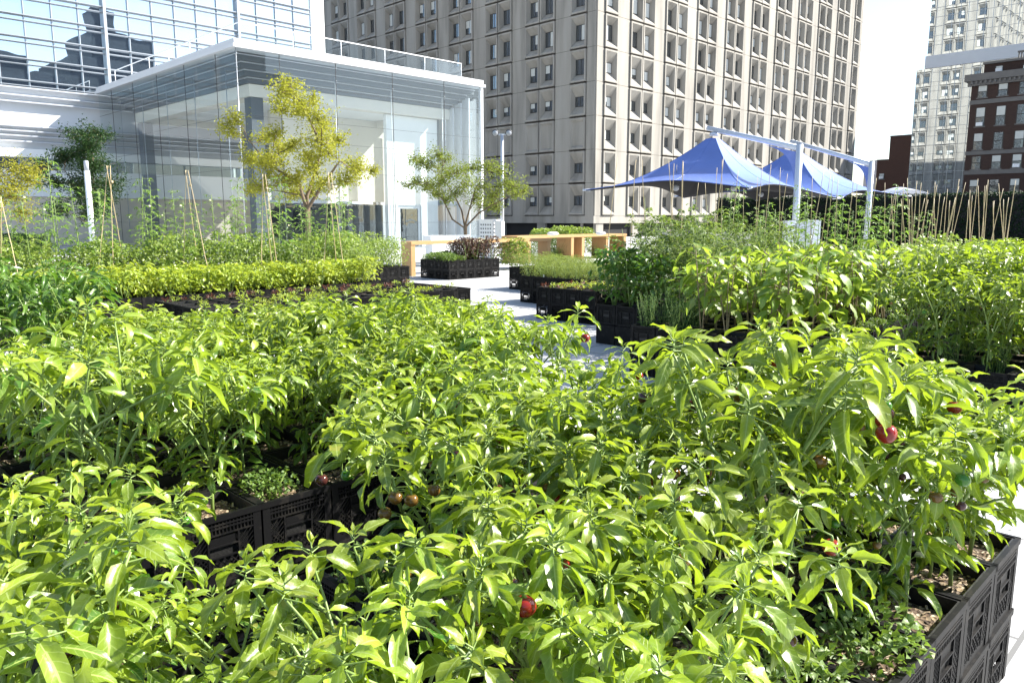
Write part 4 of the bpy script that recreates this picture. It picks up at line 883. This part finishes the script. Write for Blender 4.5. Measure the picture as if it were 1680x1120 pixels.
# ------------------------------------------------------------------ hedge screen
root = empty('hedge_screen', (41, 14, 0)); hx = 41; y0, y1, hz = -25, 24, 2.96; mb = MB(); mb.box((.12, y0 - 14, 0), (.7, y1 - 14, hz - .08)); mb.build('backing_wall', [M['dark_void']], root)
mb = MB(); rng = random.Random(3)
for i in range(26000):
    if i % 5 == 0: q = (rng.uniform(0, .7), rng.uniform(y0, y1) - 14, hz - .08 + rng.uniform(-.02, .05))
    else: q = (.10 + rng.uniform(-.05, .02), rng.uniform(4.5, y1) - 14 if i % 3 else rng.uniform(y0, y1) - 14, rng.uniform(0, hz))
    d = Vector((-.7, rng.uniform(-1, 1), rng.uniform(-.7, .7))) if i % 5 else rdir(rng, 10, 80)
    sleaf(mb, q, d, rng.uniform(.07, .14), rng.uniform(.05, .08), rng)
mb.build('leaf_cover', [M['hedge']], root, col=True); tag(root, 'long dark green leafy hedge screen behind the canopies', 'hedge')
# ------------------------------------------------------------------ concrete tower
TX, TY, RZ, Z0, NR = 58.0, 47.0, 3.09, 2.08, 16
tower = empty('concrete_tower', (TX, TY, 0)); wall = MB(); wins = []
def cell_layout(total):
    pos = [('s', 1.0, 3.05)]; t = 4.95
    while t + 4.05 < total - 4.5: pos.append(('p', t, t + 4.05)); t += 5.87
    pos.append(('s', t + .0, t + 2.05)); return pos, t + 3.05
def panel(O, U, N, u0, u1, z0, z1, kind):
    def pt(u, z, n): return O + U * u + N * n + UP * z
    gp = .06; a0, a1, b0, b1 = u0 + gp, u1 - gp, z0 + .09, z1 - .09; fr = .15; pr = .26; w, h = a1 - a0, b1 - b0
    tall = kind == 'tall'
    wu0, wu1 = a0 + w * .18, a1 - w * .16; wz0, wz1 = (b0 + h * .25, b0 + h * .74) if tall else (b0 + h * .31, b0 + h * .63); dp = -.32
    if kind == 'blank': wu0, wu1, wz0, wz1, dp = a0 + .3, a1 - .3, b0 + .35, b1 - .35, .06
    def ring(x0, x1, y0, y1, n): return [pt(x0, y0, n), pt(x1, y0, n), pt(x1, y1, n), pt(x0, y1, n)]
    rs = [ring(a0, a1, b0, b1, -.5), ring(a0, a1, b0, b1, pr), ring(a0 + fr, a1 - fr, b0 + fr, b1 - fr, pr), ring(wu0, wu1, wz0, wz1, dp)]
    vs = [p_ for r in rs for p_ in r]; fs = []
    for k in range(3):
        for i in range(4): fs.append((k * 4 + i, k * 4 + (i + 1) % 4, (k + 1) * 4 + (i + 1) % 4, (k + 1) * 4 + i))
    if kind == 'blank': fs.append((12, 13, 14, 15))
    wall.add(vs, fs, 0)
    if kind != 'blank': wins.append((pt((wu0 + wu1) / 2, wz0, dp + .02), U, N, wu1 - wu0, wz1 - wz0))
def face(O, U, N, total, rows_blank=(), tall_from=5, win=True):
    lay, tot = cell_layout(total); t_prev = 0.0
    ztop = Z0 + RZ * NR
    def strip(u0, u1, n0=.12):
        wall.obox(O + U * u0 - N * .75 + UP * Z0, U * (u1 - u0), N * (n0 + .75), UP * (ztop - Z0), 0)
    for kind, t0, t1 in lay:
        strip(t_prev, t0 - .02); t_prev = t1 + .02
        wall.obox(O + U * (t0 - .02) - N * .75 + UP * Z0, U * (t1 - t0 + .04), N * .2, UP * (ztop - Z0), 1)
        for r in range(NR):
            z0 = Z0 + r * RZ; knd = 'blank' if r in rows_blank else ('tall' if r >= tall_from else 'small')
            if kind == 's': panel(O, U, N, t0, t1, z0, z0 + RZ, knd)
            else:
                m = (t0 + t1) / 2; panel(O, U, N, t0, m, z0, z0 + RZ, knd); panel(O, U, N, m, t1, z0, z0 + RZ, knd)
    strip(t_prev, tot); 
    for r in range(1, NR): wall.obox(O + N * .121 + UP * (Z0 + r * RZ - .02), U * tot, N * .0015, UP * .035, 1)
    return tot
X_, Y_ = Vector((1, 0, 0)), Vector((0, 1, 0)); C0 = Vector((TX, TY, 0)) - Vector((TX, TY, 0))
LX = face(Vector((0, 0, 0)), X_, -Y_, 66.0)
nright = len(wins)
LY = face(Vector((0, 0, 0)), Y_, -X_, 54.0, (2,), 4)
nleft = len(wins)
face(Vector((LX, 0, 0)), Y_, X_, 54.0, (), 5)
zt = Z0 + RZ * NR; wall.box((.78, .78, 0), (LX - .78, LY - .78, zt - .5)); wall.box((-.12, -.12, zt), (LX + .12, LY + .12, zt + 1.6))
# beam and undercroft
wall.box((-.10, -.10, 1.36), (LX + .1, LY + .1, Z0))
for t in [0.4 + k * 5.87 for k in range(12)]:
    if t < LX - 1: wall.box((t, .0, 0), (t + 1.1, .34, 1.36))
    if t < LY - 1: wall.box((.0, t + (1.2 if t < 1 else 0), 0), (.34, t + 1.1, 1.36))
wl = wall.build('wall', [M['concrete'], M['groove']], tower)
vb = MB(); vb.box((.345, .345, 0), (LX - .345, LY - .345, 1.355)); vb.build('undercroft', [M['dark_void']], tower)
def win_local(mb, w, h, st, T=lambda p: p):
    def bx(x0, x1, y0, y1, z0, z1, mi):
        o = T(Vector((x0, y0, z0))); mb.obox(o, T(Vector((x1, y0, z0))) - o, T(Vector((x0, y1, z0))) - o, T(Vector((x0, y0, z1))) - o, mi)
    f = .05
    bx(-w / 2, w / 2, -.02, .03, 0, f, 0); bx(-w / 2, w / 2, -.02, .03, h - f, h, 0)
    for x in (-w / 2, w / 2 - f, -.02): bx(x, x + f * .9, -.021, .031, f, h - f, 0)
    bx(-w / 2 + f, -.02, .0, .01, f, h - f, 1); bx(-.02 + f, w / 2 - f, .002, .012, f, h - f, 1)
    if st & 1: bx(-w / 2 + f, -.02, -.012, -.004, f + (h - 2 * f) * (.0 if st & 4 else .45), h - f, 2)
    if st & 2: bx(-.02 + f, w / 2 - f, -.012, -.004, f + (h - 2 * f) * (.35 if st & 8 else .0), h - f, 2)
wm = {}
def win_T(o, U, N):
    return lambda p: o + U * p.x + N * -p.y + UP * p.z
rw = random.Random(21); vis = []
for idx, (o, U, N, w, h) in enumerate(wins):
    if idx >= nleft: continue
    wp = o + Vector((TX, TY, 0)); fw = (wp.x + wp.y) / S2; r_ = (wp.x - wp.y) / S2; u = 840 + 1276 * r_ / fw; zc = wp.z - EYE; v = 360 - 1276 * zc / fw
    if -20 < v and v < 360 and 530 < u < 1430 and not (u < 790 and v > 60 + (u - 386) * .18): vis.append((fw, idx))
vis.sort(); first = set(i for _, i in vis[:100]); rest = MB()
for idx, (o, U, N, w, h) in enumerate(wins):
    st = rw.choice((0, 1, 1, 5, 3, 3, 5, 7, 7, 15)) if idx < nright else rw.choice((0, 0, 0, 1, 2, 10, 3))
    if idx in first:
        key = (st, round(w, 2), round(h, 2))
        if key not in wm: m = MB(); win_local(m, w, h, st); wm[key] = m.mesh('window', [M['win_frame'], M['win_glass'], M['win_blind']])
        inst('window', wm[key], o, 0 if N.y < -.5 else -pi / 2, tower)
    else: win_local(rest, w, h, st, win_T(o, U, N))
tag(rest.build('window_rows', [M['win_frame'], M['win_glass'], M['win_blind']], tower), kind='stuff')
tag(tower, 'tall concrete tower of deep precast window panels behind the blue canopies', 'building')
# ------------------------------------------------------------------ glass building at left
YF = 58.0; gb = empty('glass_office_building', (20, YF, 0)); ox = Vector((20, YF, 0)); xa, xb = -30, 36.1; ZTOP = 46
m = MB(); m.box((xa - 20, .4, 0), (xb - 20, 24, ZTOP)); m.build('core_wall', [M['panel_grey']], gb)
m = MB(); m.box((xa - 20, .10, 10.0), (34.9 - 20, .38, ZTOP - .5)); m.build('glazing', [M['facade_glass']], gb)
m = MB(); m.box((34.9 - 20, -.05, 6.2), (xb - 20, .38, ZTOP)); m.build('end_pier', [M['white_wall']], gb)
m = MB(); z = 10.45
while z < ZTOP:
    m.box((xa - 20, -.20, z), (34.85 - 20, .09, z + .05)); m.box((xa - 20, -.12, z - .32), (34.85 - 20, .09, z - .285)); z += 1.33
m.build('horizontal_fin', [M['fin']], gb)
m = MB(); x = 28.6 - 9.5 * 6
while x < 34.8:
    if x > xa: m.box((x - 20 - .09, -.26, 10.0), (x - 20 + .09, .095, ZTOP - .5))
    for k in range(1, 6):
        q = x + k * 9.5 / 6
        if xa < q < 34.6: m.box((q - 20 - .025, -.04, 10.0), (q - 20 + .025, .098, ZTOP - .5))
    x += 9.5
m.build('mullion', [M['steel']], gb)
m = MB(); m.box((xa - 20, .12, 6.2), (34.88 - 20, .385, 9.99)); m.build('spandrel_panel', [M['panel_grey']], gb)
m = MB()
for z in (9.92, 9.45, 9.05, 7.55, 7.25, 6.95, 6.6): 
    m.obox((xa - 20, -.30, z), (34.86 - xa, 0, 0), (0, .40, .10), (0, -.02, .06))
m.build('louvre_blade', [M['louvre']], gb)
m = MB(); m.box((xa - 20, -.45, 5.66), (xb - 20, .39, 6.19)); m.build('fascia', [M['white_wall']], gb)
m = MB(); m.box((xa - 20, .16, 4.92), (xb - 20, .39, 5.65)); m.build('clerestory_window', [M['facade_glass']], gb)
m = MB(); m.box((xa - 20, -.10, 3.2), (xb - 20, .39, 4.91)); m.build('white_band', [M['white_wall']], gb)
m = MB(); m.box((xa - 20, .05, 0), (xb - 20, .39, 3.19)); 
m.build('base_wall', [M['tan_wall']], gb)
tag(gb, 'pale glass office block with horizontal louvres at the left edge', 'building')
# ------------------------------------------------------------------ glass pavilion
PX0, PX1, PY0, PY1, PZ = 18.2, 34.45, 37.25, 57.5, 10.0
pv = empty('glass_pavilion', (PX0, PY0, 0)); A, B = PX1 - PX0, PY1 - PY0
m = MB(); m.box((-.22, -.22, PZ), (A + .22, B, PZ + .16)); m.box((-.12, -.12, PZ + .16), (A + .12, B, PZ + .42)); rf = m.build('roof', [M['panel_grey']], pv)
m = MB()
for a, b, n in (((.5, .5), (A - 1.2, .5), 5), ((.5, .5), (.5, B - 2), 6)):
    a, b = Vector((*a, 0)), Vector((*b, 0)); 
    m.bar(a + UP * (PZ + 1.35), b + UP * (PZ + 1.35), .045); 
    for k in range(n + 1): q = a.lerp(b, k / n); m.tube([q + UP * (PZ + .42), q + UP * (PZ + 1.32)], .02, 6)
m.build('guard_rail', [M['white_metal']], rf)
m = MB()
m.box((.5, .495, PZ + .5), (A - 1.2, .505, PZ + 1.28)); m.build('rail_glass', [M['rail_glass']], rf)
xs = [0, 2.3, 5.6, 9.35, 13.2, A]; ys = [0, 2.3, 6.2, 10.1, 13.9, 17.7, B]; zs = [0, 1.55, 4.25, 5.77, 6.85, 8.57, PZ]
for k in range(len(xs) - 1):
    m = MB(); m.add([(xs[k] + .015, 0, .02), (xs[k + 1] - .015, 0, .02), (xs[k + 1] - .015, 0, PZ - .01), (xs[k] + .015, 0, PZ - .01)], [(0, 1, 2, 3)]); m.build('glass_panel', [M['pav_glass']], pv)
for k in range(len(ys) - 1):
    m = MB(); m.add([(0, ys[k] + .015, .02), (0, ys[k + 1] - .015, .02), (0, ys[k + 1] - .015, PZ - .01), (0, ys[k] + .015, PZ - .01)], [(3, 2, 1, 0)]); m.build('glass_panel', [M['pav_glass']], pv)
m = MB(); m.add([(A, .02, .02), (A, B, .02), (A, B, PZ - .01), (A, .02, PZ - .01)], [(0, 1, 2, 3)]); m.build('glass_panel', [M['pav_glass']], pv)
jt = MB()
for x in xs[1:-1]: jt.bar((x, 0, 0), (x, 0, PZ), .025)
for y in ys[1:-1]: jt.bar((0, y, 0), (0, y, PZ), .025)
for z in zs[1:-1]: jt.bar((0, 0, z), (A, 0, z), .012); jt.bar((0, 0, z), (0, B, z), .014)
jt.build('glass_joint', [M['dark_metal']], pv)
m = MB()
for x in xs[1:-1]:
    for z in [zz + d for zz in zs[1:] for d in (-.25, -.9)]: m.ball((x, -.04, z), .03, 0, 6, 4)
    m.tube([(x + .25, .5, .5), (x + .25, .5, PZ - .6)], .022, 6)
for z in [zz + d for zz in zs[1:] for d in (-.25, -.9)]: m.ball((.0, -.04, z), .03, 0, 6, 4)
for y in ys[1:-1]:
    m.tube([(.5, y, .5), (.5, y, PZ - .6)], .02, 6)
m.tube([(0, 0, 0), (0, 0, PZ)], .025, 8); m.build('glass_fitting', [M['steel']], pv)
m = MB(); m.box((A - .06, -.06, 0), (A + .14, .14, PZ)); m.build('corner_post', [M['white_metal']], pv)
# inner frame
ix0, ix1, iy0, iy1 = 20.2 - PX0, 33.0 - PX0, 39.6 - PY0, 55.0 - PY0
m = MB()
for x, y in ((ix0, iy0), (ix0, iy1), (ix1 - .5, iy1)): m.box((x - .35, y - .35, 0), (x + .35, y + .35, 8.08))
m.build('column', [M['dark_grey']], pv)
def ring(mb, o, w, z0, z1):
    mb.box((ix0 - o, iy0 - o, z0), (ix1 + o, iy0 - o + w, z1)); mb.box((ix0 - o, iy1 + o - w, z0), (ix1 + o, iy1 + o, z1))
    mb.box((ix0 - o, iy0 - o + w, z0), (ix0 - o + w, iy1 + o - w, z1)); mb.box((ix1 + o - w, iy0 - o + w, z0), (ix1 + o, iy1 + o - w, z1))
m = MB(); ring(m, .45, .9, 8.09, 8.72); m.build('ring_beam', [M['cream_wall']], pv)
m = MB()
for k in range(4): ring(m, .55 + .34 * k, .40, 8.74 + .30 * k, 8.98 + .30 * k)
m.build('stepped_soffit', [M['dark_grey']], pv)
m = MB()
for k in range(4): ring(m, .58 + .34 * k, .05, 8.985 + .30 * k, 9.035 + .30 * k)
m.build('soffit_trim', [M['louvre']], pv)
m = MB(); m.box((ix0 + .46, iy0 + .46, 8.5), (ix1 - .46, iy1 - .46, 8.6)); m.build('ceiling', [M['white_wall']], pv)
m = MB()
for k in range(4): m.box((ix1 + .12 + .33 * k, iy0 - .35 - .4 * k, 0), (ix1 + .22 + .33 * k, iy0 + .3 - .4 * k, 8.5 + .3 * k))
for k in range(9): m.box((ix1 + .3, iy0 + 1.2 + k * 1.5, 0), (ix1 + .7, iy0 + 1.45 + k * 1.5, 8.0))
m.build('vertical_fin', [M['panel_grey']], pv)
m = MB(); m.box((ix0 + 4.3, 46 - PY0, 2.95), (33.2 - PX0, 46.3 - PY0, 8.49)); m.build('back_wall', [M['cream_wall']], pv)
m = MB(); m.box((ix0 + 4.0, 45.2 - PY0, 2.78), (31.2 - PX0, 46.0 - PY0, 2.94)); m.build('door_canopy', [M['white_wall']], pv)
m = MB(); m.box((ix0 + 4.3, 46.4 - PY0, 0), (33.2 - PX0, 46.5 - PY0, 2.77)); m.build('entrance_glazing', [M['win_glass']], pv)
wx0, wx1 = 28.75 - PX0, 32.75 - PX0
dx0, dx1, dz = 29.5 - PX0, 31.35 - PX0, 2.6
m = MB(); m.box((wx0, iy0, 0), (dx0, iy0 + .3, 8.05)); m.box((dx1, iy0, 0), (wx1, iy0 + .3, 8.05)); m.box((dx0, iy0, dz), (dx1, iy0 + .3, 8.05)); m.build('white_panel', [M['white_wall']], pv)
m = MB(); m.box((dx0, iy0 + .08, 0), (dx0 + .22, iy0 + .2, dz)); m.box((dx1 - .22, iy0 + .08, 0), (dx1, iy0 + .2, dz)); m.box((dx0 + .22, iy0 + .08, dz - .2), (dx1 - .22, iy0 + .2, dz)); d_ = m.build('door', [M['white_metal']], pv)
m = MB(); m.box((dx0 + .22, iy0 + .12, .02), (dx1 - .22, iy0 + .15, dz - .2)); m.build('pane', [M['win_glass']], d_)
m = MB(); m.box((wx1 + .0, iy0 - .05, 0), (wx1 + .14, iy0 + .35, 8.07)); m.box((wx0, iy0 + 6.5, 0), (wx0 + .12, iy0 + 6.8, 8.05)); m.build('dark_trim', [M['dark_grey']], pv)
tag(pv, 'glass-walled pavilion with flat white roof behind the golden tree', 'building')
# ------------------------------------------------------------------ buildings at right
# curtain-wall tower
gx = 152; ct = empty('mirrored_tower', (gx, 48, 0)); m = MB()
m.box((0, 5 - 48, 30.1), (30, .4, 45)); m.build('upper_glazing', [M['tower_glass']], ct)
m = MB(); m.box((-.3, 5 - 48, 28.0), (30, .6, 30.09)); m.build('grey_band', [M['panel_grey']], ct)
m = MB(); m.box((0, 5 - 48, 0), (30, 1.9, 27.99)); m.build('lower_glazing', [M['tower_glass']], ct)
m = MB(); y = 1.9
while y > -40: m.box((-.06, y - .03, 0), (-.002, y + .03, 27.9)); m.box((-.06, y - .03, 30.2), (-.002, y + .03, 44.8)) if y < .4 else None; y -= 1.25
z = .8
while z < 44.5:
    if not 27.5 < z < 30.3: m.box((-.07, -42.9, z), (-.003, 1.9 if z < 28 else .4, z + .05))
    z += 1.55
m.build('mullion_grid', [M['steel']], ct); tag(ct, 'tall mirrored curtain-wall tower with a plain grey band', 'building')
# dark brick block
bx_ = 120; bk = empty('brick_building', (bx_, 32, 0)); m = MB(); yl, yr = 32.3 - 32, -8 - 32
m.box((0, yr, 0), (30, yl, 20)); m.box((1.5, yr, 20.9), (30, yl - .9, 22.3)); 
wl2 = m.build('wall', [M['brick']], bk)
m = MB(); m.box((-.8, yr, 20.0), (30, yl + .75, 20.88)); m.box((-.45, yr, 19.4), (-.003, yl + .4, 19.98))
y = yl
while y > yr: m.box((-.7, y - .25, 19.6), (-.46, y, 19.97)); y -= .55
m.build('cornice', [M['stone']], bk)
m = MB(); m.box((1.2, yr, 22.31), (30, yl - .8, 22.6)); 
y = 27.5 - 32
while y > yr: m.box((1.25, y - .14, 22.61), (1.45, y, 23.3)); y -= .3
m.box((1.2, yr, 23.31), (1.6, 27.6 - 32, 23.5)); m.build('parapet', [M['stone']], bk)
m = MB()
for z, h in ((17.0, .55), (10.35, .5), (7.75, .55)): m.box((-.12, yr, z), (-.003, yl + .05, z + h))
m.build('stone_band', [M['stone']], bk)
bw = {}
def bwin(w, h, st):
    key = (w, h, st)
    if key not in bw:
        q = MB(); q.box((-.06, -w / 2 - .12, -.15), (.02, w / 2 + .12, 0), 0); f = .09
        q.box((-.03, -w / 2, 0), (.05, -w / 2 + f, h), 1); q.box((-.03, w / 2 - f, 0), (.05, w / 2, h), 1); q.box((-.031, -w / 2 + f, h / 2 - .05), (.05, w / 2 - f, h / 2 + .05), 1)
        q.box((-.01, -w / 2 + f, 0), (.03, w / 2 - f, h), 2)
        if st: q.box((-.02, -w / 2 + f, h * .5 + .05), (-.012, w / 2 - f, h), 3)
        if st == 2: q.box((-.3, -.38, .05), (-.032, .38, .5), 4)
        bw[key] = q.mesh('window', [M['stone'], M['win_frame'], M['win_glass'], M['win_blind'], M['white_metal']])
    return bw[key]
rb = random.Random(4)
for z, h in ((17.85, 1.5), (14.1, 2.4), (11.05, 2.1), (8.45, 1.7), (5.3, 1.7)):
    for k in range(9): inst('window', bwin(1.15, h, rb.choice((0, 1, 1, 2))), (-.0, 30.95 - 32 - k * 2.38, z), 0, bk)
for k in range(4): inst('window', bwin(.9, .8, 2), (1.5, 29.6 - 32 - k * 3.2, 21.1), 0, bk)
tag(bk, 'dark red brick block with stone bands and bracketed cornice', 'building')
lb = empty('low_brick_building', (153, 50.2, 0)); m = MB(); m.box((0, -.28, 0), (10, 3.75, 16.8)); m.box((0, 3.751, 0), (9.6, 5.8, 12.6)); m.build('wall', [M['brick_low']], lb); m = MB(); m.box((-.1, -.28, 16.81), (10, 3.8, 17.0)); m.box((-.1, 3.81, 12.61), (9.6, 5.9, 12.8)); m.build('coping', [M['stone']], lb)
inst('window', bwin(1.0, 1.0, 2), (0, 4.8, 9.2), 0, lb); inst('window', bwin(1.0, 1.0, 1), (0, 4.8, 5.4), 0, lb)
tag(lb, 'low stepped brown brick building left of the mirrored tower', 'building')
fb = empty('distant_office_building', (185, 66, 0)); m = MB(); m.box((0, -8, 0), (12, 4.5, 15.0)); m.build('wall', [M['pink_conc']], fb); m = MB()
for z in (3, 5.4, 7.8, 10.2, 12.6):
    for k in range(5): m.box((-.05, -7.2 + k * 2.4, z), (.01, -5.9 + k * 2.4, z + 1.3))
m.build('window_rows', [M['win_glass']], fb); tag(fb, 'distant pinkish grey office building beside the tower edge', 'building')
# block behind the camera, seen only as a reflection in the glass office building
sb = empty('stepped_city_block', (48, -85, 0)); m = MB(); m.box((9, -30, 0), (40, 0, 33)); m.box((11, -28, 33), (37, -1, 39)); m.box((17, -24, 39), (31, -6, 46)); m.box((20, -20, 46), (25, -12, 53)); m.box((-10, -26, 0), (8.9, -.5, 34)); m.box((-8, -20, 34), (2, -3, 38)); m.build('wall', [M['dark_blue']], sb); m = MB()
for r in range(8):
    for k in range(12): m.box((10 + k * 2.5, .01, 2 + r * 3.6), (11.3 + k * 2.5, .08, 4 + r * 3.6))
m.build('window_rows', [M['win_glass']], sb); tag(sb, 'stepped brown block mirrored darkly in the glass office facade', 'building')
# ------------------------------------------------------------------ light
SUN = Vector((.66, -.45, .62)).normalized(); el = math.asin(SUN.z); az = math.atan2(SUN.x, SUN.y)
w = bpy.data.worlds.new('World'); sc.world = w; w.use_nodes = True; nt = w.node_tree; bg = nt.nodes['Background']; sky = nt.nodes.new('ShaderNodeTexSky'); sky.sky_type = 'NISHITA'; sky.sun_disc = False
sky.sun_elevation = el; sky.sun_rotation = az; sky.air_density = 1.0; sky.dust_density = 1.0; sky.ozone_density = 1.0
nt.links.new(sky.outputs[0], bg.inputs[0]); bg.inputs[1].default_value = .095
ld = bpy.data.lights.new('sun', 'SUN'); ld.energy = 4.8; ld.angle = math.radians(.5); ld.color = (1, .95, .86); lo = bpy.data.objects.new('sun', ld); COL.link(lo); lo.rotation_mode = 'QUATERNION'; lo.rotation_quaternion = (-SUN).to_track_quat('-Z', 'Y')
# ------------------------------------------------------------------ camera
cd = bpy.data.cameras.new('camera'); cd.sensor_width = 36; cd.lens = 36 * FPX / 1680; cd.clip_start = .05; cd.clip_end = 3000
co = bpy.data.objects.new('camera', cd); COL.link(co); co.location = (0, 0, EYE); fwd = Vector((math.cos(PITCH) / S2, math.cos(PITCH) / S2, -math.sin(PITCH))); co.rotation_euler = fwd.to_track_quat('-Z', 'Y').to_euler(); sc.camera = co
sc.view_settings.view_transform = 'Standard'; sc.view_settings.look = 'None'; sc.view_settings.exposure = 1.68; sc.view_settings.gamma = 1
sc.cycles.max_bounces = 8; sc.cycles.transparent_max_bounces = 16; sc.cycles.use_denoising = True
